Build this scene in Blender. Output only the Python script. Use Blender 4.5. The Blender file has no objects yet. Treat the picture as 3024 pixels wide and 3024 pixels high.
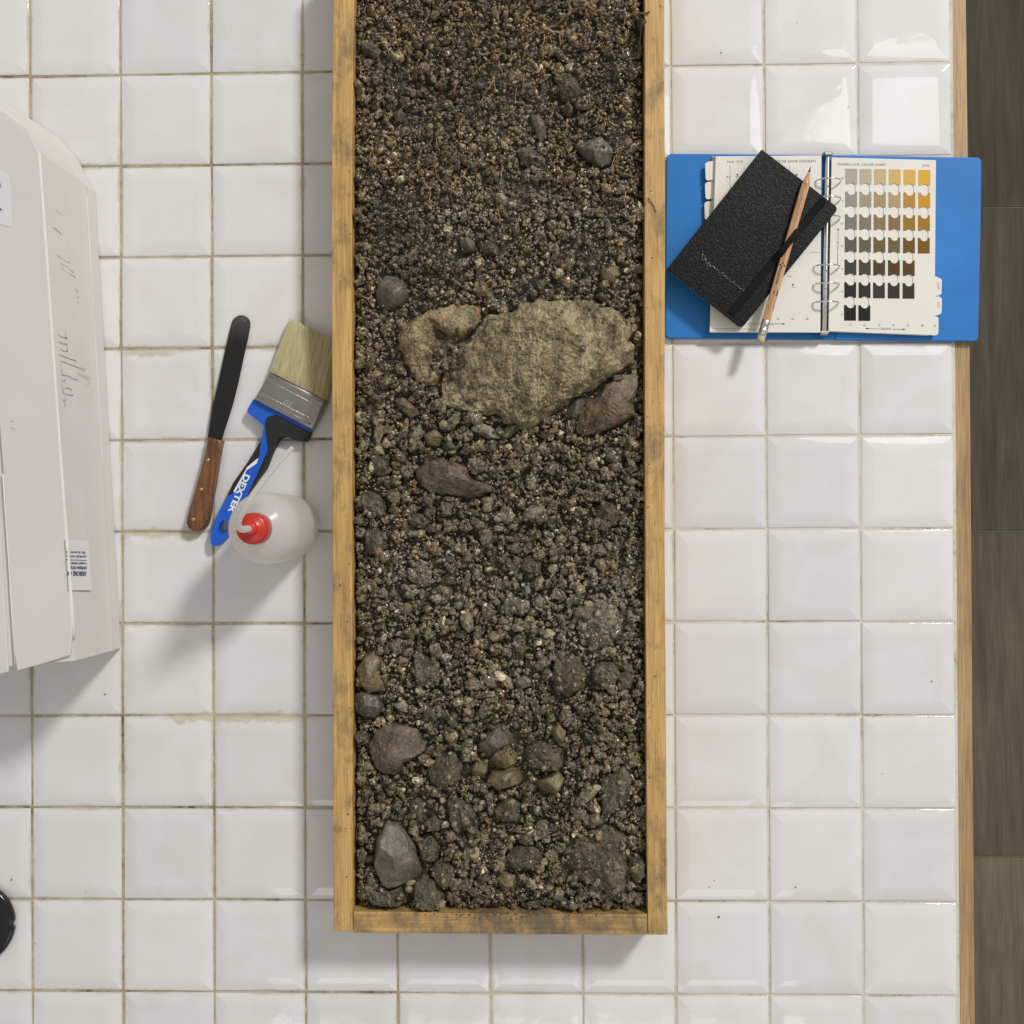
import bpy, bmesh, math, random
import numpy as np
from mathutils import Vector, Euler, Matrix, noise
from mathutils.geometry import tessellate_polygon

# ------------------------------------------------------------------ camera, world, lamps, exposure
S = bpy.context.scene
COL = S.collection
CAM_LOC = Vector((0.02177, -0.00569, 1.11007))
CAM_ROT = Euler((0.0048001, 0.0232696, -0.0050407), 'XYZ')
FPX = 3028.0                                   # focal length in photograph pixels (3024 wide)
cd = bpy.data.cameras.new('camera')
cd.sensor_width = 36; cd.lens = 36 * FPX / 3024
cd.clip_start = 0.02; cd.clip_end = 60
cam = bpy.data.objects.new('camera', cd); COL.objects.link(cam)
cam.location = CAM_LOC; cam.rotation_euler = CAM_ROT
S.camera = cam

wd = bpy.data.worlds.new('World'); S.world = wd; wd.use_nodes = True
bg = wd.node_tree.nodes['Background']
bg.inputs[0].default_value = (1.0, 0.968, 0.935, 1)
bg.inputs[1].default_value = 0.42              # light bounced off the room's pale walls

def area(name, loc, target, power, size, size_y=None, col=(1, 1, 1)):
    l = bpy.data.lights.new(name, 'AREA'); l.energy = power; l.color = col
    l.shape = 'DISK' if size_y is None else 'RECTANGLE'
    l.size = size
    if size_y: l.size_y = size_y
    o = bpy.data.objects.new(name, l); COL.objects.link(o); o.location = loc
    d = Vector(target) - Vector(loc)
    o.rotation_euler = d.to_track_quat('-Z', 'Y').to_euler()
    return o
area('far_key_light', (3.55, 4.2, 4.4), (0, 0, 0), 335, 0.98, None, (1.0, 0.982, 0.96))  # stand-in for the main lamp, set far off to even the brightness
area('ceiling_panel', (1.03, 0.88, 1.5), (1.03, 0.88, 0), 3.3, 0.62, None, (1.0, 0.985, 0.96))
area('tube_lamp', (0.0, -1.52, 1.55), (0.0, -1.3, 0), 4.0, 1.4, 0.42, (1.0, 0.97, 0.95))

S.view_settings.view_transform = 'Standard'; S.view_settings.look = 'None'
S.view_settings.exposure = 0.0; S.view_settings.gamma = 1.0
S.view_settings.use_curve_mapping = False
S.cycles.max_bounces = 6; S.cycles.diffuse_bounces = 3; S.cycles.glossy_bounces = 3
S.cycles.transmission_bounces = 4; S.cycles.transparent_max_bounces = 6
S.cycles.sample_clamp_indirect = 4.0

# ------------------------------------------------------------------ helpers
RNG = np.random.default_rng(7)
random.seed(7)
RM = CAM_ROT.to_matrix()

def W(px, py, z=0.0):
    """point at height z that the photograph shows at pixel (px, py)"""
    d = RM @ Vector(((px - 1512) / FPX, (1512 - py) / FPX, -1.0))
    t = (z - CAM_LOC.z) / d.z
    return CAM_LOC + d * t

def Wplane(px, py, p0, n):
    d = RM @ Vector(((px - 1512) / FPX, (1512 - py) / FPX, -1.0))
    t = (p0 - CAM_LOC).dot(n) / d.dot(n)
    return CAM_LOC + d * t

def lin(c):
    return tuple(((x / 255) / 12.92 if x / 255 <= .04045 else ((x / 255 + .055) / 1.055) ** 2.4) for x in c)

ORG = {}
def tag(o, label=None, cat=None, group=None, kind=None):
    if label: o['label'] = label
    if cat: o['category'] = cat
    if group: o['group'] = group
    if kind: o['kind'] = kind
    return o

def thing(name, label, cat, loc, group=None):
    o = bpy.data.objects.new(name, None); COL.objects.link(o)
    o.empty_display_size = 0.02
    o.location = loc; ORG[o.name] = Vector(loc)
    return tag(o, label, cat, group)

def link(name, me, mat, parent=None, org=(0, 0, 0)):
    o = bpy.data.objects.new(name, me); COL.objects.link(o)
    if mat is not None:
        me.materials.clear(); me.materials.append(mat)
    if parent is not None: o.parent = parent
    else: o.location = org
    ORG[o.name] = Vector(org)
    return o

def mk(name, V, F, mat, parent=None, smooth=False, loc=None):
    V = np.array([tuple(v) for v in V], dtype=float)
    if parent is not None: org = ORG[parent.name]
    elif loc is not None: org = Vector(loc)
    else: org = Vector((V[:, 0].mean(), V[:, 1].mean(), V[:, 2].min()))
    me = bpy.data.meshes.new(name)
    me.from_pydata((V - np.array(org)).tolist(), [], F)
    me.update()
    if smooth: me.polygons.foreach_set('use_smooth', [True] * len(me.polygons))
    return link(name, me, mat, parent, org)

def from_bm(name, bm, mat, parent=None, smooth=False):
    bm.verts.ensure_lookup_table()
    if parent is not None: org = ORG[parent.name]
    else:
        c = [v.co.copy() for v in bm.verts]
        org = Vector((sum(v.x for v in c) / len(c), sum(v.y for v in c) / len(c), min(v.z for v in c)))
    bmesh.ops.translate(bm, verts=bm.verts, vec=-org)
    bmesh.ops.recalc_face_normals(bm, faces=bm.faces)
    me = bpy.data.meshes.new(name); bm.to_mesh(me); bm.free()
    if smooth: me.polygons.foreach_set('use_smooth', [True] * len(me.polygons))
    return link(name, me, mat, parent, org)

def slab_w(name, top, z0, mat, parent=None, bev=0.0006, seg=2, smooth=False, bottom=None):
    """solid with the polygon `top` (world points) as its upper face and a flat underside at z0"""
    bm = bmesh.new()
    tv = [bm.verts.new(p) for p in top]
    if bottom is None: bottom = [Vector((p[0], p[1], z0)) for p in top]
    bv = [bm.verts.new(p) for p in bottom]
    f = bm.faces.new(tv)
    n = len(tv)
    for i in range(n):
        bm.faces.new((tv[i], bv[i], bv[(i + 1) % n], tv[(i + 1) % n]))
    bm.faces.new(list(reversed(bv)))
    bmesh.ops.recalc_face_normals(bm, faces=bm.faces)
    if bev:
        ed = set(f.edges)
        bmesh.ops.bevel(bm, geom=list(ed), offset=bev, segments=seg, affect='EDGES', profile=0.5)
    return from_bm(name, bm, mat, parent, smooth)

def slab(name, pts, z0, z1, mat, parent=None, bev=0.0006, seg=2, smooth=False):
    return slab_w(name, [W(x, y, z1(x, y) if callable(z1) else z1) for x, y in pts], z0, mat, parent, bev, seg, smooth)

def slab_holes(name, outer, holes, z0, z1, mat, parent):
    loops = [[W(x, y, z1) for x, y in outer]] + [[W(x, y, z1) for x, y in h] for h in holes]
    V = []; starts = []
    for l in loops:
        starts.append(len(V)); V += l
    tris = tessellate_polygon(loops)
    n = len(V)
    V2 = V + [Vector((p.x, p.y, z0)) for p in V]
    F = [tuple(t) for t in tris]
    up = []
    for a, b, c in F:
        nz = (V[b] - V[a]).cross(V[c] - V[a]).z
        up.append((a, b, c) if nz > 0 else (a, c, b))
    F = up + [(a + n, c + n, b + n) for a, b, c in up]
    for s, l in zip(starts, loops):
        m = len(l)
        for i in range(m):
            j = (i + 1) % m
            F.append((s + i, s + j, s + j + n, s + i + n))
    bm = bmesh.new(); vs = [bm.verts.new(p) for p in V2]
    for f in F:
        try: bm.faces.new([vs[i] for i in f])
        except ValueError: pass
    return from_bm(name, bm, mat, parent)

def rounded(pts, r, idx=None, n=5):
    """round the corners of a pixel polygon (idx: which corners)"""
    out = []; m = len(pts)
    for i, p in enumerate(pts):
        if idx is not None and i not in idx: out.append(p); continue
        p = Vector(p); a = Vector(pts[i - 1]) - p; b = Vector(pts[(i + 1) % m]) - p
        rr = min(r, a.length * .49, b.length * .49)
        p0 = p + a.normalized() * rr; p1 = p + b.normalized() * rr
        for k in range(n + 1):
            t = k / n
            q = (1 - t) ** 2 * p0 + 2 * t * (1 - t) * p + t * t * p1
            out.append((q.x, q.y))
    return out

def tube(name, pts, radii, mat, parent=None, sides=8, smooth=True, loc=None, caps=True):
    pts = [Vector(p) for p in pts]; V = []; F = []
    if not hasattr(radii, '__len__'): radii = [radii] * len(pts)
    ref = Vector((0, 0, 1))
    for i, p in enumerate(pts):
        t = (pts[min(i + 1, len(pts) - 1)] - pts[max(i - 1, 0)]).normalized()
        u = t.cross(ref)
        if u.length < 1e-4: u = t.cross(Vector((0, 1, 0)))
        u.normalize(); w = u.cross(t).normalized()
        for k in range(sides):
            a = 2 * math.pi * k / sides
            V.append(p + (u * math.cos(a) + w * math.sin(a)) * radii[i])
    for i in range(len(pts) - 1):
        for k in range(sides):
            k2 = (k + 1) % sides
            F.append((i * sides + k, i * sides + k2, (i + 1) * sides + k2, (i + 1) * sides + k))
    if caps:
        F.append(tuple(range(sides - 1, -1, -1))); F.append(tuple((len(pts) - 1) * sides + k for k in range(sides)))
    return mk(name, V, F, mat, parent, smooth, loc)

def catmull(P, n=6):
    P = [Vector(p) for p in P]; out = []
    for i in range(len(P) - 1):
        p0 = P[max(i - 1, 0)]; p1 = P[i]; p2 = P[i + 1]; p3 = P[min(i + 2, len(P) - 1)]
        for k in range(n):
            t = k / n
            out.append(.5 * ((2 * p1) + (p2 - p0) * t + (2 * p0 - 5 * p1 + 4 * p2 - p3) * t * t + (3 * p1 - p0 - 3 * p2 + p3) * t ** 3))
    out.append(P[-1]); return out

def lathe(name, prof, c, mat, parent=None, n=48, smooth=True, rib=None):
    V = []; F = []
    for r, z in prof:
        for k in range(n):
            a = 2 * math.pi * k / n
            rr = r if not rib else r * (1 + rib(z, k))
            V.append((c[0] + rr * math.cos(a), c[1] + rr * math.sin(a), c[2] + z))
    for i in range(len(prof) - 1):
        for k in range(n):
            k2 = (k + 1) % n
            F.append((i * n + k, i * n + k2, (i + 1) * n + k2, (i + 1) * n + k))
    return mk(name, V, F, mat, parent, smooth)

def text_mesh(s, bold=0.0):
    cu = bpy.data.curves.new('lettering', 'FONT'); cu.body = s; cu.size = 1.0
    cu.resolution_u = 3; cu.offset = bold
    o = bpy.data.objects.new('lettering', cu); COL.objects.link(o)
    bpy.context.view_layer.update()
    me = bpy.data.meshes.new_from_object(o.evaluated_get(bpy.context.evaluated_depsgraph_get()))
    bpy.data.objects.remove(o); bpy.data.curves.remove(cu)
    V = np.zeros(len(me.vertices) * 3); me.vertices.foreach_get('co', V); V = V.reshape(-1, 3)
    F = [tuple(p.vertices) for p in me.polygons]
    bpy.data.meshes.remove(me)
    return V, F

def lettering(name, s, o, d, width, mat, parent, z=None, height=None, place=None, bold=0.0):
    """flat print: text s starting at pixel o, running along pixel direction d over `width` pixels"""
    V, F = text_mesh(s, bold)
    d = Vector(d).normalized(); up = Vector((d.y, -d.x))
    x0, x1 = V[:, 0].min(), V[:, 0].max(); y0 = V[:, 1].min(); y1 = V[:, 1].max()
    sx = width / (x1 - x0); sy = sx if height is None else height / (y1 - y0)
    P = []
    for v in V:
        q = Vector(o) + d * (v[0] - x0) * sx + up * (v[1]) * sy
        P.append(W(q.x, q.y, z) if place is None else place(q.x, q.y))
    if not F: return None
    ob = mk(name, P, F, mat, parent)
    return ob

# ------------------------------------------------------------------ materials
def newmat(name):
    m = bpy.data.materials.new(name); m.use_nodes = True
    nt = m.node_tree; b = nt.nodes['Principled BSDF']
    return m, nt, b

def N(nt, t, **kw):
    n = nt.nodes.new('ShaderNode' + t)
    for k, v in kw.items():
        if k.startswith('i_'):
            key = k[2:]
            key = int(key) if key.isdigit() else key.replace('_', ' ')
            n.inputs[key].default_value = v
        else: setattr(n, k, v)
    return n

def L(nt, a, b): nt.links.new(a, b)

def ramp(nt, src, stops):
    r = nt.nodes.new('ShaderNodeValToRGB'); e = r.color_ramp.elements
    while len(e) < len(stops): e.new(0.5)
    for el, (p, c) in zip(e, stops):
        el.position = p; el.color = tuple(c) + (1,) if len(c) == 3 else c
    L(nt, src, r.inputs[0]); return r

def coords(nt, scale=(1, 1, 1), kind='Object', rot=(0, 0, 0)):
    tc = N(nt, 'TexCoord'); mp = N(nt, 'Mapping')
    mp.inputs['Scale'].default_value = scale; mp.inputs['Rotation'].default_value = rot
    L(nt, tc.outputs[kind], mp.inputs[0]); return mp.outputs[0]

def mix(nt, a, b, fac, mode='MIX'):
    m = nt.nodes.new('ShaderNodeMix'); m.data_type = 'RGBA'; m.blend_type = mode
    for s, v in ((m.inputs[0], fac), (m.inputs[6], a), (m.inputs[7], b)):
        if hasattr(v, 'is_linked'): L(nt, v, s)
        elif hasattr(v, '__len__'): s.default_value = tuple(v) + (1,) if len(v) == 3 else v
        else: s.default_value = v
    return m.outputs[2]

def math_(nt, op, a, b=0.0, c=0.0):
    m = nt.nodes.new('ShaderNodeMath'); m.operation = op
    for s, v in zip(m.inputs, (a, b, c)):
        if hasattr(v, 'is_linked'): L(nt, v, s)
        else: s.default_value = v
    return m.outputs[0]

def bump(nt, b, h, strength, dist):
    bp = N(nt, 'Bump'); bp.inputs['Strength'].default_value = strength; bp.inputs['Distance'].default_value = dist
    L(nt, h, bp.inputs['Height']); L(nt, bp.outputs[0], b.inputs['Normal']); return bp

def plain(name, col, rough=0.5, metal=0.0, spec=0.5, var=0.06, nscale=60, bstr=0.0, bdist=0.0005, coat=0.0):
    m, nt, b = newmat(name)
    n = N(nt, 'TexNoise'); n.inputs['Scale'].default_value = nscale; n.inputs['Detail'].default_value = 5
    L(nt, coords(nt), n.inputs['Vector'])
    lo = tuple(max(0, c * (1 - var)) for c in col); hi = tuple(min(1, c * (1 + var)) for c in col)
    r = ramp(nt, n.outputs[0], [(0.3, lo), (0.7, hi)])
    L(nt, r.outputs[0], b.inputs['Base Color'])
    b.inputs['Roughness'].default_value = rough; b.inputs['Metallic'].default_value = metal
    b.inputs['Specular IOR Level'].default_value = spec
    b.inputs['Coat Weight'].default_value = coat
    if bstr: bump(nt, b, n.outputs[0], bstr, bdist)
    return m

def wood(name, light, dark, stain=(0.05, 0.042, 0.033), stain_amt=0.6, grain=(90, 5, 90), rough=0.55, stain_scale=26, thr=.525):
    m, nt, b = newmat(name)
    n = N(nt, 'TexNoise', i_Scale=1.0, i_Detail=6.0, i_Roughness=0.6, i_Distortion=0.6)
    L(nt, coords(nt, grain), n.inputs['Vector'])
    base = ramp(nt, n.outputs[0], [(0.3, dark), (0.55, light), (0.75, tuple(c * 1.12 for c in light))])
    f = N(nt, 'TexNoise', i_Scale=1.0, i_Detail=4.0)
    L(nt, coords(nt, tuple(g * 9 if g > 20 else g * 4 for g in grain)), f.inputs['Vector'])
    fine = ramp(nt, f.outputs[0], [(0.35, (0.72, 0.70, 0.66)), (0.6, (1.04, 1.04, 1.04))])
    c = mix(nt, base.outputs[0], fine.outputs[0], 1.0, 'MULTIPLY')
    s = N(nt, 'TexNoise', i_Scale=stain_scale, i_Detail=8.0, i_Roughness=0.72, i_Distortion=0.3)
    L(nt, coords(nt, (1, .55, 1)), s.inputs['Vector'])
    s2 = N(nt, 'TexNoise', i_Scale=stain_scale * .24, i_Detail=3.0)
    L(nt, coords(nt), s2.inputs['Vector'])
    tot = math_(nt, 'ADD', math_(nt, 'MULTIPLY', s.outputs[0], .75), math_(nt, 'MULTIPLY', s2.outputs[0], .35))
    sm = ramp(nt, tot, [(thr, (0, 0, 0)), (thr + .16, (1, 1, 1))])
    c2 = mix(nt, c, stain, math_(nt, 'MULTIPLY', sm.outputs[0], stain_amt))
    L(nt, c2, b.inputs['Base Color']); b.inputs['Roughness'].default_value = rough
    bump(nt, b, f.outputs[0], 0.35, 0.0004)
    return m

def tile_mat():
    m, nt, b = newmat('white_glazed_ceramic')
    oi = N(nt, 'ObjectInfo')
    base = mix(nt, (0.70, 0.695, 0.70), (0.755, 0.745, 0.735), oi.outputs['Random'])
    # dirt creeping in from the edges of each tile
    tc = N(nt, 'TexCoord'); sp = N(nt, 'SeparateXYZ'); L(nt, tc.outputs['Object'], sp.inputs[0])
    ax = math_(nt, 'ABSOLUTE', sp.outputs[0]); ay = math_(nt, 'ABSOLUTE', sp.outputs[1])
    ed = math_(nt, 'MAXIMUM', ax, ay)
    geo = N(nt, 'NewGeometry')
    n = N(nt, 'TexNoise', i_Scale=55.0, i_Detail=7.0, i_Roughness=0.7); L(nt, geo.outputs['Position'], n.inputs['Vector'])
    n2 = N(nt, 'TexNoise', i_Scale=9.0, i_Detail=2.0); L(nt, geo.outputs['Position'], n2.inputs['Vector'])
    px = N(nt, 'SeparateXYZ'); L(nt, geo.outputs['Position'], px.inputs[0])
    leftness = N(nt, 'MapRange', i_1=0.25, i_2=-0.1, i_3=0.0, i_4=1.0); L(nt, px.outputs[0], leftness.inputs[0])
    reach = math_(nt, 'MULTIPLY', math_(nt, 'SUBTRACT', math_(nt, 'MULTIPLY', n.outputs[0], n2.outputs[0]), 0.21),
                  math_(nt, 'MULTIPLY_ADD', leftness.outputs[0], 0.012, 0.004))
    lim = math_(nt, 'SUBTRACT', 0.0484, reach)
    d = N(nt, 'MapRange', i_3=0.0, i_4=0.6)
    L(nt, ed, d.inputs[0]); L(nt, math_(nt, 'SUBTRACT', lim, 0.0012), d.inputs[1]); L(nt, math_(nt, 'ADD', lim, 0.0022), d.inputs[2])
    base = mix(nt, base, (0.40, 0.34, 0.24), d.outputs[0])
    # grout washed over two joints on the left
    for (xa, xb, yc) in ((-.435, -.335, -.022), (-.39, -.225, -.222), (-.44, -.36, .178)):
        mx = N(nt, 'MapRange', i_1=xa, i_2=xa + .02, i_3=0.0, i_4=1.0); L(nt, px.outputs[0], mx.inputs[0])
        mx2 = N(nt, 'MapRange', i_1=xb, i_2=xb - .02, i_3=0.0, i_4=1.0); L(nt, px.outputs[0], mx2.inputs[0])
        dy = math_(nt, 'ABSOLUTE', math_(nt, 'SUBTRACT', px.outputs[1], yc))
        dy = math_(nt, 'ADD', dy, math_(nt, 'MULTIPLY', math_(nt, 'SUBTRACT', n.outputs[0], .5), .022))
        my = N(nt, 'MapRange', i_1=.0065, i_2=.0035, i_3=0.0, i_4=.65); L(nt, dy, my.inputs[0])
        base = mix(nt, base, (0.52, 0.45, 0.32), math_(nt, 'MULTIPLY', my.outputs[0], math_(nt, 'MULTIPLY', mx.outputs[0], mx2.outputs[0])))
    # faint smears
    n3 = N(nt, 'TexNoise', i_Scale=14.0, i_Detail=5.0, i_Distortion=1.2); L(nt, geo.outputs['Position'], n3.inputs['Vector'])
    sm = ramp(nt, n3.outputs[0], [(0.35, (0.955, 0.945, 0.925)), (0.62, (1, 1, 1))])
    base = mix(nt, base, sm.outputs[0], 1.0, 'MULTIPLY')
    L(nt, base, b.inputs['Base Color'])
    b.inputs['Specular IOR Level'].default_value = 0.5
    n5 = N(nt, 'TexNoise', i_Scale=30.0, i_Detail=4.0); L(nt, geo.outputs['Position'], n5.inputs['Vector'])
    rr = N(nt, 'MapRange', i_1=0.35, i_2=0.7, i_3=0.03, i_4=0.09); L(nt, n5.outputs[0], rr.inputs[0])
    L(nt, rr.outputs[0], b.inputs['Roughness'])
    n4 = N(nt, 'TexNoise', i_Scale=38.0, i_Detail=2.5, i_Roughness=0.45, i_Distortion=0.4); L(nt, geo.outputs['Position'], n4.inputs['Vector'])
    bump(nt, b, n4.outputs[0], 0.16, 0.0010)
    return m

def grout_mat():
    m, nt, b = newmat('stained_grout')
    geo = N(nt, 'NewGeometry'); px = N(nt, 'SeparateXYZ'); L(nt, geo.outputs['Position'], px.inputs[0])
    n = N(nt, 'TexNoise', i_Scale=70.0, i_Detail=6.0, i_Roughness=0.7); L(nt, geo.outputs['Position'], n.inputs['Vector'])
    n2 = N(nt, 'TexNoise', i_Scale=11.0, i_Detail=3.0); L(nt, geo.outputs['Position'], n2.inputs['Vector'])
    t = math_(nt, 'ADD', math_(nt, 'MULTIPLY', n.outputs[0], .5), math_(nt, 'MULTIPLY', n2.outputs[0], .5))
    dirty = ramp(nt, t, [(0.35, (0.13, 0.095, 0.055)), (0.44, (0.36, 0.295, 0.19)), (0.58, (0.53, 0.465, 0.34))])
    clean = ramp(nt, t, [(0.34, (0.20, 0.155, 0.10)), (0.42, (0.48, 0.43, 0.34)), (0.52, (0.64, 0.60, 0.52))])
    mr = N(nt, 'MapRange', i_1=-0.1, i_2=0.22, i_3=0.0, i_4=1.0); L(nt, px.outputs[0], mr.inputs[0])
    L(nt, mix(nt, dirty.outputs[0], clean.outputs[0], mr.outputs[0]), b.inputs['Base Color'])
    b.inputs['Roughness'].default_value = 0.9
    bump(nt, b, n.outputs[0], 0.6, 0.0015)
    return m

def soil_mat(name, attr=True):
    m, nt, b = newmat(name)
    geo = N(nt, 'NewGeometry'); P = geo.outputs['Position']
    if attr:
        a = N(nt, 'Attribute'); a.attribute_name = 'col'; c = a.outputs['Color']
    else:
        oi = N(nt, 'ObjectInfo')
        c = ramp(nt, oi.outputs['Random'], [(0.0, (0.075, 0.061, 0.036)), (0.35, (0.125, 0.103, 0.060)), (0.7, (0.165, 0.138, 0.083)), (1.0, (0.20, 0.170, 0.108))]).outputs[0]
    n = N(nt, 'TexNoise', i_Scale=420.0, i_Detail=4.0, i_Roughness=0.7); L(nt, P, n.inputs['Vector'])
    v = N(nt, 'TexVoronoi', i_Scale=620.0); L(nt, P, v.inputs['Vector'])
    tone = ramp(nt, n.outputs[0], [(0.32, (0.28, 0.27, 0.25)), (0.50, (0.95, 0.95, 0.94)), (0.68, (1.75, 1.70, 1.58))])
    c = mix(nt, c, tone.outputs[0], 1.0, 'MULTIPLY')
    # pale mineral grains; the extra ones paint glints into the colour
    v2 = N(nt, 'TexVoronoi', i_Scale=260.0); L(nt, P, v2.inputs['Vector'])
    gr = N(nt, 'SeparateColor'); L(nt, v2.outputs['Color'], gr.inputs[0])
    pick = math_(nt, 'MULTIPLY', math_(nt, 'GREATER_THAN', gr.outputs[0], 0.90), math_(nt, 'LESS_THAN', v2.outputs['Distance'], 0.32))
    c = mix(nt, c, (0.36, 0.33, 0.26), math_(nt, 'MULTIPLY', pick, 0.8))
    L(nt, c, b.inputs['Base Color'])
    r = N(nt, 'MapRange', i_1=0.35, i_2=0.65, i_3=0.17, i_4=0.56); L(nt, n.outputs[0], r.inputs[0])
    L(nt, math_(nt, 'SUBTRACT', r.outputs[0], math_(nt, 'MULTIPLY', pick, 0.2)), b.inputs['Roughness'])
    b.inputs['Specular IOR Level'].default_value = 0.6
    b.inputs['Coat Weight'].default_value = 0.55; b.inputs['Coat Roughness'].default_value = 0.09
    h = math_(nt, 'SUBTRACT', n.outputs[0], math_(nt, 'MULTIPLY', v.outputs['Distance'], 0.5))
    bump(nt, b, h, 0.75, 0.0016)
    return m

def rock_mat(name, lo, mid, hi, rough=0.5, scale=130, streak=(1, 1, 1), rot=(0, 0, 0), bstr=0.7, rust=0.0, dirt=0.35, bdist=0.0018):
    m, nt, b = newmat(name)
    co = coords(nt, streak, 'Object', rot)
    n = N(nt, 'TexNoise', i_Scale=float(scale), i_Detail=7.0, i_Roughness=0.66, i_Distortion=0.8); L(nt, co, n.inputs['Vector'])
    big = N(nt, 'TexNoise', i_Scale=scale * .22, i_Detail=4.0, i_Distortion=0.5); L(nt, co, big.inputs['Vector'])
    t = math_(nt, 'ADD', math_(nt, 'MULTIPLY', n.outputs[0], .5), math_(nt, 'MULTIPLY', big.outputs[0], .5))
    c = ramp(nt, t, [(0.40, lo), (0.5, mid), (0.60, hi)]).outputs[0]
    f = N(nt, 'TexNoise', i_Scale=700.0, i_Detail=3.0, i_Roughness=0.7); L(nt, co, f.inputs['Vector'])
    c = mix(nt, c, ramp(nt, f.outputs[0], [(0.34, (0.42, 0.41, 0.38)), (0.58, (1.15, 1.15, 1.12))]).outputs[0], 1.0, 'MULTIPLY')
    if rust:
        rn = N(nt, 'TexNoise', i_Scale=75.0, i_Detail=3.0); L(nt, coords(nt), rn.inputs['Vector'])
        rm = ramp(nt, rn.outputs[0], [(0.62, (0, 0, 0)), (0.68, (1, 1, 1))])
        c = mix(nt, c, (0.42, 0.17, 0.05), math_(nt, 'MULTIPLY', rm.outputs[0], rust))
    dn = N(nt, 'TexNoise', i_Scale=90.0, i_Detail=6.0, i_Roughness=0.75); L(nt, coords(nt), dn.inputs['Vector'])
    dm = ramp(nt, dn.outputs[0], [(0.50, (0, 0, 0)), (0.62, (1, 1, 1))])
    c = mix(nt, c, (0.085, 0.07, 0.045), math_(nt, 'MULTIPLY', dm.outputs[0], dirt))
    L(nt, c, b.inputs['Base Color'])
    b.inputs['Roughness'].default_value = rough; b.inputs['Specular IOR Level'].default_value = 0.55
    h = math_(nt, 'ADD', n.outputs[0], math_(nt, 'MULTIPLY', f.outputs[0], 0.35))
    bump(nt, b, h, bstr, bdist)
    return m

M = {}
M['tile'] = tile_mat(); M['grout'] = grout_mat()
M['tray_wood'] = wood('varnished_pine', (0.60, 0.38, 0.135), (0.47, 0.285, 0.095), stain=(0.085, 0.068, 0.046), stain_amt=0.72, stain_scale=52, thr=.545)
M['tray_wood_end'] = wood('varnished_pine_cross', (0.56, 0.35, 0.125), (0.44, 0.265, 0.09), stain=(0.10, 0.08, 0.055), stain_amt=0.85, grain=(5, 90, 90), stain_scale=30, thr=.50)
M['edge_wood'] = wood('raw_pine_edge', (0.47, 0.315, 0.155), (0.36, 0.225, 0.10), stain_amt=0.25, stain_scale=18)
M['soil'] = soil_mat('crumbly_soil', True); M['clod'] = soil_mat('soil_clod', False)
M['black_blade'] = plain('blackened_steel', (0.012, 0.012, 0.012), 0.42, 0.0, 0.4, 0.3, 300, 0.15, 0.0003)
def worn_blade():
    m, nt, b = newmat('blackened_worn_steel')
    tc = N(nt, 'TexCoord'); sp = N(nt, 'SeparateXYZ'); L(nt, tc.outputs['Object'], sp.inputs[0])
    n = N(nt, 'TexNoise', i_Scale=160.0, i_Detail=6.0, i_Roughness=0.7); L(nt, tc.outputs['Object'], n.inputs['Vector'])
    y = math_(nt, 'ADD', sp.outputs[1], math_(nt, 'MULTIPLY', math_(nt, 'SUBTRACT', n.outputs[0], .5), .022))
    mr = N(nt, 'MapRange', i_1=.088, i_2=.118, i_3=0.0, i_4=1.0); L(nt, y, mr.inputs[0])
    L(nt, mix(nt, (0.013, 0.013, 0.013), (0.075, 0.073, 0.07), mr.outputs[0]), b.inputs['Base Color'])
    b.inputs['Roughness'].default_value = 0.40; b.inputs['Specular IOR Level'].default_value = 0.35
    bump(nt, b, n.outputs[0], 0.15, 0.0003); return m
M['black_blade'] = worn_blade()
M['brass'] = plain('brass', (0.62, 0.45, 0.16), 0.35, 1.0)
M['steel'] = plain('brushed_steel', (0.36, 0.34, 0.32), 0.42, 1.0, 0.5, 0.12, 40)
M['chrome'] = plain('chrome', (0.78, 0.76, 0.72), 0.13, 1.0)
M['blue_plastic'] = plain('blue_plastic', (0.010, 0.105, 0.56), 0.42, 0, 0.4)
M['black_rubber'] = plain('black_rubber', (0.016, 0.016, 0.017), 0.6, 0, 0.4, 0.2, 900, 0.1, 0.0002)
M['white_print'] = plain('white_print', (0.80, 0.82, 0.84), 0.5)
M['dark_print'] = plain('dark_print', (0.022, 0.020, 0.022), 0.6)
M['grey_print'] = plain('grey_print', (0.13, 0.125, 0.12), 0.7)
M['navy_print'] = plain('navy_print', (0.035, 0.03, 0.13), 0.6)
M['pencil_mark'] = plain('graphite_mark', (0.575, 0.54, 0.50), 0.7, var=0.12, nscale=400)
M['cover_blue'] = plain('blue_vinyl', (0.024, 0.180, 0.52), 0.42, 0, 0.22, 0.10, 12, 0.08, 0.001)
M['page'] = plain('cream_page', (0.74, 0.72, 0.655), 0.6, 0, 0.4, 0.025, 25)
M['page_edge'] = plain('page_edges', (0.66, 0.63, 0.55), 0.8, 0, 0.3, 0.12, 300)
M['red'] = plain('red_plastic', (0.52, 0.028, 0.016), 0.33, 0, 0.5, 0.08)
M['card'] = plain('white_cardboard', (0.665, 0.64, 0.615), 0.75, 0, 0.3, 0.03, 14, 0.12, 0.001)
M['card_crease'] = plain('worn_card_crease', (0.745, 0.715, 0.66), 0.8, 0, 0.3, 0.06, 120)
M['sticker'] = plain('white_sticker', (0.72, 0.71, 0.71), 0.35, 0, 0.5, 0.015)
M['black_lid'] = plain('glossy_black_plastic', (0.008, 0.008, 0.009), 0.16, 0, 0.5, 0.2)
M['root'] = plain('root_bark', (0.34, 0.215, 0.10), 0.7, 0, 0.4, 0.35, 300, 0.5, 0.0004)
M['root_dark'] = plain('dark_root_bark', (0.15, 0.095, 0.05), 0.7, 0, 0.4, 0.35, 300, 0.5, 0.0004)
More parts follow.
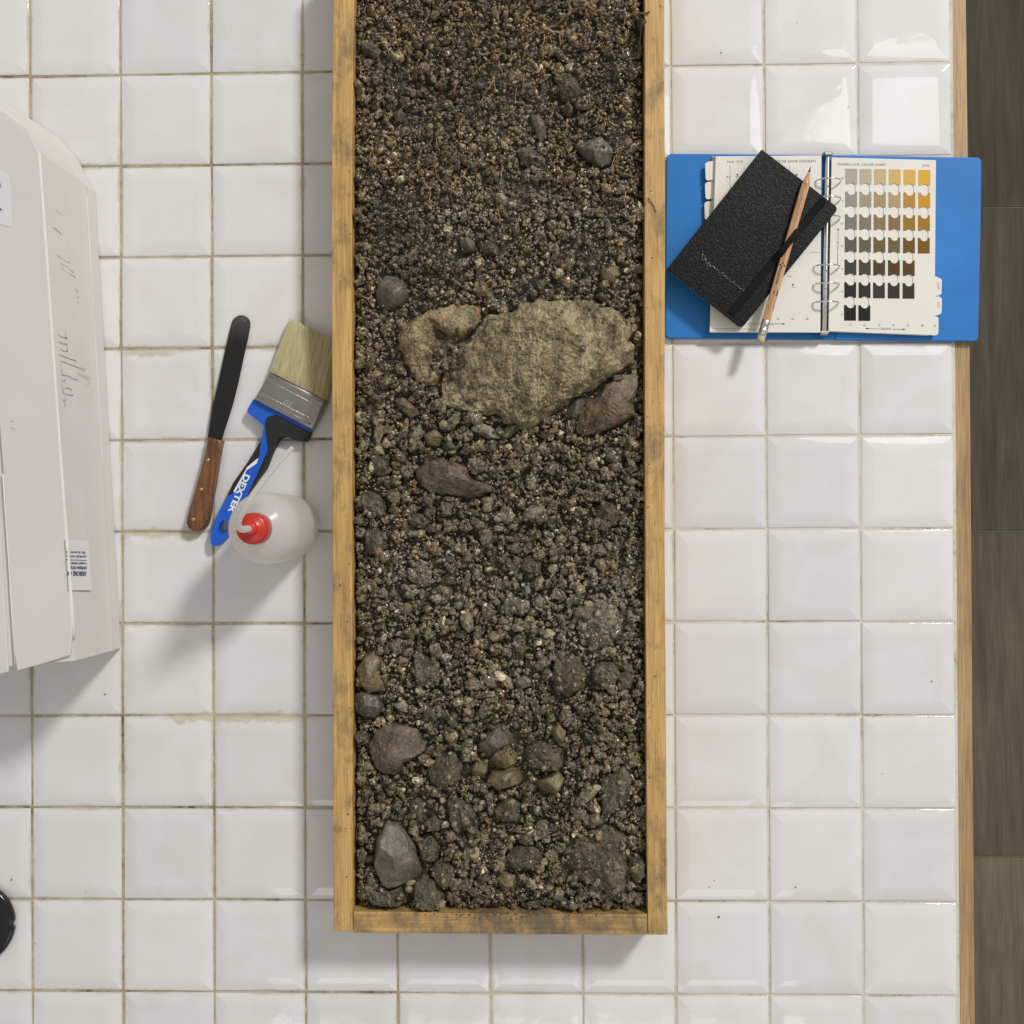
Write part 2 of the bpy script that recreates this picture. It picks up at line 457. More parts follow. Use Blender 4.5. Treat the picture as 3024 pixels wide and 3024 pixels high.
M['eraser'] = plain('worn_eraser', (0.46, 0.43, 0.29), 0.8)
M['graphite'] = plain('graphite', (0.06, 0.06, 0.065), 0.4)
M['aluminium'] = plain('embossed_aluminium', (0.62, 0.61, 0.60), 0.24, 1.0, 0.5, 0.2, 420, 0.9, 0.0012)

def leather():
    m, nt, b = newmat('black_leatherette')
    co = coords(nt, (1.0, 0.55, 1.0), 'Object', (0, 0, math.radians(15)))
    n = N(nt, 'TexNoise', i_Scale=800.0, i_Detail=2.0, i_Distortion=1.6); L(nt, co, n.inputs['Vector'])
    v = N(nt, 'TexVoronoi', i_Scale=680.0); v.feature = 'F1'; L(nt, co, v.inputs['Vector'])
    b.inputs['Base Color'].default_value = (0.007, 0.007, 0.0072, 1)
    b.inputs['Roughness'].default_value = 0.30; b.inputs['Specular IOR Level'].default_value = 0.16
    bump(nt, b, math_(nt, 'ADD', n.outputs[0], math_(nt, 'MULTIPLY', v.outputs[0], .5)), 0.40, 0.0009)
    return m
M['leather'] = leather()
M['elastic'] = plain('black_elastic', (0.007, 0.007, 0.007), 0.85, 0, 0.2, 0.2, 800, 0.3, 0.0003)
M['gloss_emboss'] = plain('debossed_gloss', (0.07, 0.07, 0.07), 0.12, 0, 1.0, 0.2, 500, 0.8, 0.001)

def handle_wood():
    m, nt, b = newmat('reddish_hardwood')
    w = N(nt, 'TexNoise', i_Scale=1.0, i_Detail=5.0, i_Roughness=0.65, i_Distortion=0.5)
    L(nt, coords(nt, (420, 420, 420), 'Object'), w.inputs['Vector'])
    s = N(nt, 'TexNoise', i_Scale=1.0, i_Detail=4.0)
    L(nt, coords(nt, (260, 26, 100), 'Object', (0, 0, math.radians(15))), s.inputs['Vector'])
    t = math_(nt, 'ADD', math_(nt, 'MULTIPLY', w.outputs[0], .35), math_(nt, 'MULTIPLY', s.outputs[0], .65))
    r = ramp(nt, t, [(0.36, (0.075, 0.027, 0.010)), (0.5, (0.155, 0.062, 0.022)), (0.64, (0.23, 0.10, 0.04))])
    L(nt, r.outputs[0], b.inputs['Base Color']); b.inputs['Roughness'].default_value = 0.42
    return m
M['handle_wood'] = handle_wood()

def bristle_mat():
    m, nt, b = newmat('pale_bristle')
    s = N(nt, 'TexNoise', i_Scale=1.0, i_Detail=4.0, i_Roughness=0.7)
    L(nt, coords(nt, (1500, 40, 300), 'Object', (0, 0, math.radians(-24))), s.inputs['Vector'])
    r = ramp(nt, s.outputs[0], [(0.3, (0.40, 0.345, 0.18)), (0.5, (0.60, 0.54, 0.31)), (0.7, (0.70, 0.645, 0.41))])
    L(nt, r.outputs[0], b.inputs['Base Color']); b.inputs['Roughness'].default_value = 0.55
    bump(nt, b, s.outputs[0], 0.5, 0.0008)
    return m
M['bristle'] = bristle_mat()

def pencil_wood():
    m, nt, b = newmat('natural_pencil_wood')
    s = N(nt, 'TexNoise', i_Scale=1.0, i_Detail=5.0)
    L(nt, coords(nt, (700, 60, 300), 'Object', (0, 0, math.radians(-16))), s.inputs['Vector'])
    r = ramp(nt, s.outputs[0], [(0.3, (0.40, 0.225, 0.115)), (0.55, (0.55, 0.33, 0.18)), (0.75, (0.60, 0.38, 0.22))])
    L(nt, r.outputs[0], b.inputs['Base Color']); b.inputs['Roughness'].default_value = 0.4
    return m
M['pencil_wood'] = pencil_wood()

def milky():
    m, nt, b = newmat('milky_polyethylene')
    out = nt.nodes['Material Output']
    b.inputs['Base Color'].default_value = (0.84, 0.835, 0.815, 1); b.inputs['Roughness'].default_value = 0.25
    tr = N(nt, 'BsdfTranslucent'); tr.inputs[0].default_value = (0.84, 0.82, 0.78, 1)
    tp = N(nt, 'BsdfTransparent'); tp.inputs[0].default_value = (0.95, 0.95, 0.93, 1)
    m1 = N(nt, 'MixShader'); m1.inputs[0].default_value = 0.55
    L(nt, b.outputs[0], m1.inputs[1]); L(nt, tr.outputs[0], m1.inputs[2])
    m2 = N(nt, 'MixShader'); m2.inputs[0].default_value = 0.16
    L(nt, m1.outputs[0], m2.inputs[1]); L(nt, tp.outputs[0], m2.inputs[2])
    L(nt, m2.outputs[0], out.inputs['Surface'])
    return m
M['milky'] = milky()

def floor_mat():
    m, nt, b = newmat('wood_look_floor')
    oi = N(nt, 'ObjectInfo')
    tc = N(nt, 'NewGeometry'); ad = N(nt, 'VectorMath'); ad.operation = 'ADD'
    cv = N(nt, 'CombineXYZ'); L(nt, math_(nt, 'MULTIPLY', oi.outputs['Random'], 37.0), cv.inputs[0]); L(nt, math_(nt, 'MULTIPLY', oi.outputs['Random'], 91.0), cv.inputs[1])
    L(nt, tc.outputs['Position'], ad.inputs[0]); L(nt, cv.outputs[0], ad.inputs[1])
    mp = N(nt, 'Mapping'); mp.inputs['Scale'].default_value = (26, 2.6, 26); L(nt, ad.outputs[0], mp.inputs[0])
    n = N(nt, 'TexNoise', i_Scale=1.0, i_Detail=7.0, i_Roughness=0.6, i_Distortion=0.9); L(nt, mp.outputs[0], n.inputs['Vector'])
    mp2 = N(nt, 'Mapping'); mp2.inputs['Scale'].default_value = (220, 14, 200); L(nt, ad.outputs[0], mp2.inputs[0])
    f = N(nt, 'TexNoise', i_Scale=1.0, i_Detail=4.0); L(nt, mp2.outputs[0], f.inputs['Vector'])
    t = math_(nt, 'ADD', math_(nt, 'MULTIPLY', n.outputs[0], .7), math_(nt, 'MULTIPLY', f.outputs[0], .3))
    r = ramp(nt, t, [(0.34, (0.085, 0.073, 0.058)), (0.52, (0.13, 0.114, 0.091)), (0.70, (0.19, 0.169, 0.138))])
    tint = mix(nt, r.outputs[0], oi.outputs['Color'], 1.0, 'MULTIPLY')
    L(nt, tint, b.inputs['Base Color']); b.inputs['Roughness'].default_value = 0.7; b.inputs['Specular IOR Level'].default_value = 0.15
    bump(nt, b, t, 0.25, 0.002)
    return m
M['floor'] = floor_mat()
M['floor_joint'] = plain('floor_joint', (0.17, 0.155, 0.13), 0.9)

# ------------------------------------------------------------------ floor
FZ = -0.80
fl = mk('floor', [(-2.4, -2.6, FZ - .0008), (2.6, -2.6, FZ - .0008), (2.6, 2.6, FZ - .0008), (-2.4, 2.6, FZ - .0008)], [(0, 1, 2, 3)], M['floor_joint'], loc=(0, 0, FZ))
tag(fl, kind='structure')
def box_mesh(name, sx, sy, sz, bev):
    bm = bmesh.new(); bmesh.ops.create_cube(bm, size=1.0)
    bmesh.ops.scale(bm, vec=(sx, sy, sz), verts=bm.verts); bmesh.ops.translate(bm, vec=(0, 0, -sz / 2), verts=bm.verts)
    te = [e for e in bm.edges if all(abs(v.co.z) < 1e-6 for v in e.verts)]
    bmesh.ops.bevel(bm, geom=te, offset=bev, segments=2, affect='EDGES')
    me = bpy.data.meshes.new(name); bm.to_mesh(me); bm.free(); return me
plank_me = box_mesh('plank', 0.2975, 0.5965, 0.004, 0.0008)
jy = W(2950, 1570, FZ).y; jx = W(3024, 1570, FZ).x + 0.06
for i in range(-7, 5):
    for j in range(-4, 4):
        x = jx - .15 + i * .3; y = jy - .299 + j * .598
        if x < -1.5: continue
        o = link('plank', plank_me, M['floor'], fl); o.location = (x, y, 0); g_ = {2: .48, 1: .60, 0: .86, -1: 1.12}.get(j, .6); o.color = (g_, g_ * .95, g_ * .82, 1)  # row tints darken the upper planks, putting floor shadow into their colour

# ------------------------------------------------------------------ tiled table top
table = thing('tiled_table', 'white glazed tile tabletop with stained grout and a raw pine edge strip', 'table', (0, 0, -0.04))
PITCH = 0.1
def G(c, r): return ((c - 5.3) * PITCH, (4.8 - r) * PITCH)
xl = G(-2, 0)[0]; xr = G(10, 0)[0]; yt = G(0, -2)[1]; yb = G(0, 12)[1]
mk('table_board', [(x, y, z) for z in (-.038, -.006) for x, y in ((xl, yb), (xr + .001, yb), (xr + .001, yt), (xl, yt))],
   [(3, 2, 1, 0), (4, 5, 6, 7), (0, 1, 5, 4), (1, 2, 6, 5), (2, 3, 7, 6), (3, 0, 4, 7)], M['edge_wood'], table)
gn = 150; GV = []; GF = []
gx = np.linspace(xl, xr + .0022, gn); gy = np.linspace(yb, yt, gn)
for y in gy:
    for x in gx: GV.append((x, y, 0.0004 + 0.0003 * noise.noise(Vector((x * 60, y * 60, 0)))))
for j in range(gn - 1):
    for i in range(gn - 1): GF.append((j * gn + i, j * gn + i + 1, (j + 1) * gn + i + 1, (j + 1) * gn + i))
mk('grout', GV, GF, M['grout'], table, True)

def tile_mesh(half, seed):
    rr = random.Random(seed)
    prof = [(0, -.004), (0, .0003), (.0003, .0008), (.0010, .00105), (.0128, .00225), (.0139, .00234), (.0150, .00238), (.0162, .00240)]
    # corner points of each ring: squares with slightly rounded corners
    def ring(ins, z):
        h = half - ins; r = max(.0006, .0012 - ins * .03)
        P = []
        for sx, sy, a0 in ((1, 1, 0), (-1, 1, 90), (-1, -1, 180), (1, -1, 270)):
            for k in range(4):
                a = math.radians(a0 + k * 30)
                P.append((sx * (h - r) + r * math.cos(a), sy * (h - r) + r * math.sin(a), z))
        return P
    V = []; F = []
    for p in prof: V += ring(*p)
    m = 16
    for i in range(len(prof) - 1):
        for k in range(m):
            k2 = (k + 1) % m; F.append((i * m + k, i * m + k2, (i + 1) * m + k2, (i + 1) * m + k))
    F.append(tuple((len(prof) - 1) * m + k for k in range(m)))
    me = bpy.data.meshes.new('tile'); me.from_pydata(V, [], F); me.update()
    me.polygons.foreach_set('use_smooth', [True] * len(me.polygons)); return me
TM_L = tile_mesh(0.0489, 1); TM_R = tile_mesh(0.0492, 2)
tr = random.Random(3)
for r in range(-2, 12):
    for c in range(-2, 10):
        x, y = G(c + .5, r + .5)
        o = link('tile', TM_L if c < 4 else TM_R, M['tile'], table)
        o.location = (x + tr.uniform(-.0004, .0004), y + tr.uniform(-.0004, .0004), .04 + tr.uniform(-.0002, .0003))
        o.rotation_euler = (math.radians(tr.gauss(0, .22)), math.radians(tr.gauss(0, .22)), math.radians(tr.gauss(0, .12)))
        if r in (-1, 0) and c in (8, 9): o.rotation_euler = (0, 0, 0)
# pine edge strip along the right-hand side
EP = [(2800, -260), (2801, 0), (2807, 480), (2811, 1000), (2816, 1500), (2819, 2000), (2822, 2500), (2825, 3024), (2827, 3280)]
EQ = [(2852, -260), (2853, 0), (2859, 480), (2864, 1000), (2868, 1500), (2871, 2000), (2875, 2500), (2880, 3024), (2882, 3280)]
slab('edge_strip', EP + EQ[::-1], -.038, -.0004, M['edge_wood'], table, 0.0008)

# ------------------------------------------------------------------ wooden tray
RIM = 0.060
tc_ = W(1476, 1380, RIM)
tray = thing('wooden_tray', 'long varnished pine tray full of soil with dirt smeared along its rim', 'tray', (tc_.x, tc_.y, 0.0045))
ys = [-190, 0, 350, 700, 1050, 1400, 1750, 2100, 2450]
lo_ = [985, 984, 980, 979, 980, 981.5, 982, 982.6, 984]; li_ = [1047, 1045, 1041, 1038.6, 1038.5, 1039.7, 1040, 1040.8, 1041]
ri_ = [1904, 1904, 1904, 1904, 1904, 1904.5, 1906, 1908, 1910]; ro_ = [1960, 1962, 1963, 1964, 1963, 1963, 1964, 1967, 1969]
slab('side_board', list(zip(lo_, ys)) + [(985.5, 2749), (1041, 2750)] + list(zip(li_, ys))[::-1], .0028, RIM, M['tray_wood'], tray, .0009, 3)
slab('side_board', list(zip(ri_, ys)) + [(1914, 2761), (1971.7, 2761)] + list(zip(ro_, ys))[::-1], .0028, RIM, M['tray_wood'], tray, .0009, 3)
slab('end_board', [(1042.2, 2692), (1200, 2694), (1450, 2699), (1700, 2701), (1911.5, 2700), (1912.8, 2761), (1500, 2759.5), (1042.2, 2755)], .0028, RIM - .0006, M['tray_wood_end'], tray, .0012, 3)
slab('end_board', [(1048, -190), (1903, -190), (1903, -132), (1048, -132)], .0028, RIM - .0006, M['tray_wood_end'], tray, .0012, 3)
slab('base_board', [(1040, -185), (1906, -185), (1911, 2700), (1040, 2700)], .0028, .012, M['tray_wood'], tray, 0)

# ------------------------------------------------------------------ soil: height map, stones, clods, crumbs
SX0 = W(1046, 1400, RIM).x - .0002; SX1 = W(1907, 1400, RIM).x + .0002
SY1 = W(1476, -130, RIM).y; SY0 = W(1476, 2697, RIM).y
RES = 0.001
nx = int((SX1 - SX0) / RES) + 1; ny = int((SY1 - SY0) / RES) + 1

def fnoise(ny, nx, beta, lo, seed):
    r = np.random.default_rng(seed)
    f = np.fft.rfft2(r.standard_normal((ny, nx)))
    k = np.hypot(np.fft.fftfreq(ny)[:, None], np.fft.rfftfreq(nx)[None, :])
    amp = np.where(k > lo, np.maximum(k, 1e-6) ** (-beta), 0)
    g = np.fft.irfft2(f * amp, s=(ny, nx)); return g / g.std()
LEVEL = 0.0475
HM = LEVEL + 0.0020 * fnoise(ny, nx, 1.6, 0.004, 1) + 0.0007 * fnoise(ny, nx, .7, .03, 2)
# the fill sinks a little along the boards
xx = (np.arange(nx) * RES)[None, :]; edge = np.minimum(xx, (nx - 1) * RES - xx)
HM -= 0.007 * np.exp(-edge / 0.005)
yy = (np.arange(ny) * RES)[:, None]; HM -= 0.007 * np.exp(-yy / 0.004)
KEEP = np.zeros((ny, nx))                      # how bare of crumbs a spot stays

Z = {1: (1.84, 950, 0), 2: (1.84, 950, 700), 3: (1.84, 950, 1400), 4: (1.84, 950, 2100)}
def zp(zone, p): s, ox, oy = Z[zone]; return (ox + p[0] / s, oy + p[1] / s)

NAMED = []
def stone(zone, pts, name, label, cat, mat, z0=0.046, h=0.016, p=3.0, q=0.62, rough=0.10, fine=0.04, bare=0.93, seg=64, rings=18, ridged=False, tilt=(0, 0), smooth=True, seed=None, ff=1.0, facets=7, dent=None):
    """a stone or clod whose outline follows `pts`; it sits in the soil at z0 and rises h above it"""
    seed = seed if seed is not None else int(abs(pts[0][0]) * 7 + pts[0][1])
    h *= 1.25
    if zone == 1 and cat == 'stone': bare = .72; h *= .85
    if mat is R_DUSTY: bare = .30; h *= .75
    if cat == 'clod': bare = min(bare, .50); facets = 4
    zr = z0 + .35 * h
    P = [W(*zp(zone, q_), zr) for q_ in pts]
    cx = sum(v.x for v in P) / len(P); cy = sum(v.y for v in P) / len(P)
    # area centroid
    A = 0; ax = 0; ay = 0
    for i in range(len(P)):
        a, b = P[i], P[(i + 1) % len(P)]; cr = (a.x * b.y - b.x * a.y); A += cr; ax += (a.x + b.x) * cr; ay += (a.y + b.y) * cr
    cx, cy = ax / (3 * A), ay / (3 * A)
    def R(th):
        dx, dy = math.cos(th), math.sin(th); best = 0.001
        for i in range(len(P)):
            a, b = P[i], P[(i + 1) % len(P)]
            ex, ey = b.x - a.x, b.y - a.y; den = dx * ey - dy * ex
            if abs(den) < 1e-12: continue
            t = ((a.x - cx) * ey - (a.y - cy) * ex) / den; u = ((a.x - cx) * dy - (a.y - cy) * dx) / den
            if -1e-6 <= u <= 1 + 1e-6 and t > best: best = t
        return best
    rad = np.array([R(2 * math.pi * k / seg) for k in range(seg)])
    rad = .12 * np.roll(rad, 1) + .76 * rad + .12 * np.roll(rad, -1)
    mean = rad.mean(); off = Vector((seed * 1.37 % 91, seed * 2.11 % 83, seed * .77 % 71))
    fr = random.Random(seed + 5); PL = []
    for k in range(facets):
        a = fr.uniform(0, 6.283); PL.append((math.cos(a), math.sin(a), fr.uniform(.35, 1.0), fr.uniform(-.12, .4)))
    if dent: dq = W(*zp(zone, dent[0]), z0 + h); dr, dd = dent[1], dent[2]
    def top(t, x, y):
        z = h * np.maximum(0, 1 - t ** p) ** q
        for ux, uy, sl, of in PL: z = np.minimum(z, h * (1 - sl * (((x - cx) * ux + (y - cy) * uy) / mean - of)))
        if dent:
            ang = np.arctan2(y - dq.y, x - dq.x); dw = dr * (1 + .22 * np.sin(ang * 3 + 1.0) + .10 * np.sin(ang * 7) + .05 * np.sin(ang * 13))
            z = z - dd * np.exp(-(((x - dq.x) ** 2 + (y - dq.y) ** 2) / dw ** 2) ** 3)
        return z0 + np.maximum(z, -.003) + tilt[0] * (x - cx) + tilt[1] * (y - cy)
    V = [(cx, cy, top(0, cx, cy))]; F = []
    ts = [((i + 1) / rings) ** .8 for i in range(rings)]
    lay = [(t, None) for t in ts] + [(1.0, -.35), (.93, -.8), (.7, -1.1)]
    for t, dz in lay:
        for k in range(seg):
            th = 2 * math.pi * k / seg
            x = cx + math.cos(th) * rad[k] * t; y = cy + math.sin(th) * rad[k] * t
            z = top(t, x, y) if dz is None else z0 + dz * max(h, .008)
            V.append((x, y, z))
    out = []
    for x, y, z in V:
        v = Vector((x / mean, y / mean, z / mean)) + off
        a = noise.fractal(v * 1.1, 1.0, 2.0, 3) * rough
        if ff > 5: a += noise.fractal(v * 3.4, 1.0, 2.0, 2) * .055 - .05 * max(0, noise.noise(v * 9.0) - .35)
        if ridged: f = (noise.ridged_multi_fractal(v * 3.2 * ff, .9, 2.1, 5, 1.0, 2.0) - 1.0) * fine
        else: f = noise.fractal(v * 4.5 * ff, .8, 2.1, 4) * fine
        if cat == 'clod': f += (.42 - noise.voronoi(Vector((x, y, z)) * 290 + off)[0][0]) * .0030 / mean + (.4 - noise.voronoi(Vector((x, y, z)) * 620 + off)[0][0]) * .0012 / mean
        r = Vector((x - cx, y - cy, 0)); rl = r.length
        side = noise.fractal(v * 2.6 * max(1, ff * .6) + Vector((5, 9, 3)), .7, 2.1, 5) * (rough * .7 + fine) * mean * min(1, rl / mean)
        if rl > 1e-6: r /= rl
        out.append((x + r.x * side, y + r.y * side, z + (a + f) * mean * .9))
    F = [(0, 1 + k, 1 + (k + 1) % seg) for k in range(seg)]
    for i in range(len(lay) - 1):
        for k in range(seg):
            k2 = (k + 1) % seg; F.append((1 + i * seg + k, 1 + (i + 1) * seg + k, 1 + (i + 1) * seg + k2, 1 + i * seg + k2))
    o = mk(name, out, F, mat, None, smooth)
    tag(o, label, cat)
    # height map
    x0 = max(0, int((cx - rad.max() - SX0) / RES)); x1 = min(nx, int((cx + rad.max() - SX0) / RES) + 2)
    y0 = max(0, int((cy - rad.max() - SY0) / RES)); y1 = min(ny, int((cy + rad.max() - SY0) / RES) + 2)
    if x1 > x0 and y1 > y0:
        gx_, gy_ = np.meshgrid(SX0 + np.arange(x0, x1) * RES - cx, SY0 + np.arange(y0, y1) * RES - cy)
        th = np.mod(np.arctan2(gy_, gx_), 2 * math.pi) / (2 * math.pi) * seg
        rr = np.interp(th, np.arange(seg + 1), np.append(rad, rad[0])); t = np.hypot(gx_, gy_) / rr
        zz = top(np.clip(t, 0, 1), gx_ + cx, gy_ + cy)
        m = t < 1
        HM[y0:y1, x0:x1] = np.where(m, np.maximum(HM[y0:y1, x0:x1], zz), HM[y0:y1, x0:x1])
        KEEP[y0:y1, x0:x1] = np.where(t < .97, bare, KEEP[y0:y1, x0:x1])
        ring = (t >= .97) & (t < 1 + .0035 / mean)
        KEEP[y0:y1, x0:x1] = np.where(ring, np.maximum(KEEP[y0:y1, x0:x1], .72), KEEP[y0:y1, x0:x1])
        HM[y0:y1, x0:x1] = np.where(ring & (HM[y0:y1, x0:x1] < z0 + .004), HM[y0:y1, x0:x1] - .003, HM[y0:y1, x0:x1])
        if dent: KEEP[y0:y1, x0:x1] = np.where(((gx_ + cx - dq.x) ** 2 + (gy_ + cy - dq.y) ** 2 < (dr * .95) ** 2), 0, KEEP[y0:y1, x0:x1])
    NAMED.append((cx, cy, float(mean), label))
    return o

R_TAN = rock_mat('tan_flaky_rock', (0.13, 0.098, 0.05), (0.39, 0.325, 0.18), (0.62, 0.54, 0.345), 0.42, 210, (1.6, .7, 1), (0, 0, .5), 1.0, 0.42, 0.75, .0034)
R_TAN2 = rock_mat('tan_dirty_rock', (0.12, 0.088, 0.043), (0.30, 0.235, 0.125), (0.46, 0.375, 0.22), 0.5, 170, (1, 1, 1), (0, 0, 0), 0.9, 0.5, 0.7)
R_BROWN = rock_mat('red_brown_rock', (0.065, 0.042, 0.022), (0.155, 0.108, 0.06), (0.25, 0.185, 0.115), 0.42, 170, (1, 1, 1), (0, 0, 0), 0.7, 0.22, 0.5)
R_MAROON = rock_mat('maroon_rock', (0.062, 0.044, 0.028), (0.135, 0.10, 0.066), (0.22, 0.175, 0.125), 0.40, 190, (1, 1, 1), (0, 0, 0), 0.8, 0.12, 0.4)
R_GREY = rock_mat('grey_stone', (0.085, 0.071, 0.052), (0.155, 0.133, 0.10), (0.215, 0.19, 0.148), 0.45, 210, (1, 1, 1), (0, 0, 0), 0.45, 0, 0.7, .001)
R_SLATE = rock_mat('slate_grey_stone', (0.07, 0.062, 0.048), (0.125, 0.113, 0.09), (0.20, 0.185, 0.155), 0.38, 150, (2.2, .7, 1), (0, 0, .4), 0.6, 0, 0.75, .0012)
R_PALE = rock_mat('pale_stone', (0.16, 0.135, 0.085), (0.34, 0.30, 0.215), (0.50, 0.46, 0.36), 0.45, 220, (1, 1, 1), (0, 0, 0), 0.8, 0.3, 0.45)
R_DUSTY = rock_mat('dusty_pale_aggregate', (0.10, 0.085, 0.058), (0.25, 0.217, 0.157), (0.46, 0.41, 0.31), 0.6, 240, (1.6, .8, 1), (0, 0, .6), 1.0, 0.0, 0.3, .0026)
R_OCHRE = rock_mat('ochre_stone', (0.11, 0.082, 0.042), (0.205, 0.16, 0.086), (0.29, 0.24, 0.145), 0.44, 170, (1, 1, 1), (0, 0, 0), 0.6, 0.3, 0.35, .0012)
R_CLOD = rock_mat('soil_aggregate', (0.050, 0.040, 0.023), (0.125, 0.103, 0.062), (0.235, 0.20, 0.128), 0.48, 260, (1, 1, 1), (0, 0, 0), 1.0, 0.2, 0.45, .0026)
R_CLODG = rock_mat('grey_soil_aggregate', (0.060, 0.051, 0.033), (0.145, 0.125, 0.083), (0.28, 0.25, 0.175), 0.45, 230, (1.6, .8, 1), (0, 0, .3), 1.0, 0.0, 0.3, .0026)

stone(2, [(870,435),(945,415),(1030,405),(1080,365),(1180,335),(1290,345),(1400,338),(1500,350),(1590,390),(1650,440),(1690,500),(1680,560),(1700,610),(1695,680),(1640,720),(1560,760),(1500,805),(1400,855),(1310,915),(1210,985),(1130,1040),(1060,1045),(990,1010),(960,965),(850,960),(740,940),(640,900),(640,840),(650,780),(645,700),(690,640),(740,620),(790,570),(840,500)],
      'rock', 'largest rock in the tray, tan and flaky, with rusty specks', 'rock', R_TAN, 0.046, 0.027, 3.6, .55, .05, .026, .985, 300, 96, True, (0.02, 0.05), ff=5.5, facets=7)
stone(2, [(868,380),(790,368),(700,370),(590,400),(490,450),(420,515),(412,570),(440,640),(470,720),(520,790),(570,802),(640,785),(660,690),(750,580),(840,490)],
      'rock', 'crescent shaped tan rock with soil caught in its hollow, touching the largest rock', 'rock', R_TAN2, 0.044, 0.022, 3.6, .55, .08, .045, .97, 170, 48, True, (-0.05, 0.08), ff=3.2, facets=6, dent=((672, 602), .0225, .017))
stone(2, [(600,520),(650,490),(700,510),(690,560),(620,570)], 'clod', 'dark clod in the upper part of the crescent rock hollow', 'clod', R_CLOD, .046, .010, 2.6, .6)
stone(2, [(575,600),(640,580),(680,625),(640,670),(580,655)], 'clod', 'grey clod in the middle of the crescent rock hollow', 'clod', R_CLODG, .046, .011, 2.6, .6)
stone(2, [(575,700),(620,680),(645,730),(620,790),(580,760)], 'clod', 'clod at the lower mouth of the crescent rock hollow', 'clod', R_CLODG, .045, .010, 2.6, .6)
stone(2, [(1540,800),(1640,745),(1715,735),(1722,800),(1700,900),(1704,970),(1640,1010),(1540,1060),(1440,1085),(1385,1070),(1390,960),(1430,900),(1500,850)],
      'rock', 'wedge of red brown rock below the right end of the largest rock', 'rock', R_BROWN, 0.043, 0.017, 4, .55, .08, .035, .98, 110, 30, True, (.05, .03), ff=2.2)
stone(2, [(1325,945),(1380,880),(1450,862),(1425,920),(1380,990),(1310,985)], 'stone', 'small grey flake of stone beside the red brown wedge', 'stone', R_SLATE, .045, .010, 3, .6)
stone(2, [(300,260),(340,205),(400,195),(450,240),(465,310),(425,370),(350,402),(300,372),(288,320)], 'stone', 'rounded dusty grey stone up and left of the crescent rock', 'stone', R_GREY, .045, .014, 2.4, .6, .06, .03)
stone(2, [(805,1040),(850,1000),(925,1030),(980,1092),(905,1097),(830,1062)], 'stone', 'pale elongated stone just under the largest rock', 'stone', R_PALE, .046, .011, 2.4, .6)
stone(2, [(390,882),(440,865),(505,920),(535,962),(480,985),(420,935)], 'stone', 'slanted rusty brown stone below the crescent rock', 'stone', R_BROWN, .046, .009, 3, .6)
stone(2, [(548,1072),(620,1042),(658,1080),(632,1142),(570,1132)], 'stone', 'blunt ochre brown stone between the pale elongated stone and the maroon rock', 'stone', R_OCHRE, .046, .011, 3, .6)
stone(2, [(655,1130),(690,1105),(738,1140),(725,1190),(665,1195)], 'clod', 'grey brown clod touching the blunt ochre brown stone', 'clod', R_CLODG, .046, .011, 2.6, .6)
stone(2, [(262,1190),(300,1172),(360,1185),(372,1240),(350,1300),(300,1310),(268,1260)], 'clod', 'pale grey clod left of the maroon rock', 'clod', R_CLODG, .046, .014, 2.6, .6, .12, .07)
stone(2, [(1510,172),(1620,148),(1632,190),(1565,262),(1515,232)], 'stone', 'tan stone near the right board above the largest rock', 'stone', R_OCHRE, .0455, .009, 3, .6)
stone(2, [(1480,320),(1520,298),(1555,335),(1520,352)], 'stone', 'little rusty red stone on the top edge of the largest rock', 'stone', R_BROWN, .050, .010, 2.4, .6)
stone(2, [(745,20),(790,-10),(838,30),(830,80),(770,90)], 'stone', 'smooth olive grey pebble in the middle, above the crescent rock', 'stone', R_GREY, .0455, .010, 2.4, .6, .06, .03)
stone(2, [(850,45),(905,15),(965,50),(960,95),(880,105)], 'clod', 'dark clod beside the smooth olive grey pebble', 'clod', R_CLOD, .046, .011, 2.4, .6)
stone(3, [(508,-20),(560,-72),(680,-82),(790,-42),(805,10),(835,40),(935,58),(945,92),(870,122),(800,132),(720,117),(640,112),(580,92),(540,60),(512,25)],
      'rock', 'wide maroon brown rock with a ragged dark lower edge', 'rock', R_MAROON, .046, .018, 3.4, .55, .10, .04, .98, 110, 30, True, (0, .10), ff=2.0)
stone(1, [(1362,792),(1420,765),(1520,738),(1582,800),(1572,885),(1510,905),(1450,872),(1420,850)], 'stone', 'angular slate grey stone with a shiny face in the upper soil', 'stone', R_SLATE, .046, .014, 3.2, .6, .08, .03)
stone(1, [(1268,430),(1310,385),(1390,430),(1425,520),(1380,572),(1300,542),(1280,490)], 'clod', 'brown soil covered lump high in the tray right of the roots', 'clod', R_CLOD, .046, .013, 2.6, .6, .1, .06, .5)
stone(1, [(1298,580),(1340,552),(1372,585),(1360,625),(1310,622)], 'clod', 'round clod under the brown soil covered lump', 'clod', R_CLODG, .046, .011, 2.4, .6)
stone(1, [(385,610),(420,595),(455,615),(445,660),(400,665)], 'stone', 'dark grey pebble high in the tray near the left board', 'stone', R_SLATE, .046, .010, 2.4, .6)
stone(1, [(430,525),(480,530),(490,560),(455,590),(425,570)], 'stone', 'greenish grey pebble just above the dark grey pebble', 'stone', R_GREY, .046, .011, 2.4, .6)
stone(1, [(205,250),(270,225),(325,270),(310,320),(235,300)], 'clod', 'grey clod in the upper left corner of the soil', 'clod', R_CLODG, .046, .010, 2.6, .6, .1, .05, .4)
stone(1, [(500,290),(530,275),(552,292),(545,318),(508,318)], 'stone', 'small smooth tan pebble near the top of the tray', 'stone', R_OCHRE, .047, .009, 2.4, .6, .05, .02)
stone(1, [(1125,620),(1175,612),(1215,660),(1225,740),(1190,780),(1150,700)], 'stone', 'streaky grey slab half buried in the middle of the upper soil', 'stone', R_SLATE, .0465, .008, 3, .6, .06, .03, .7)
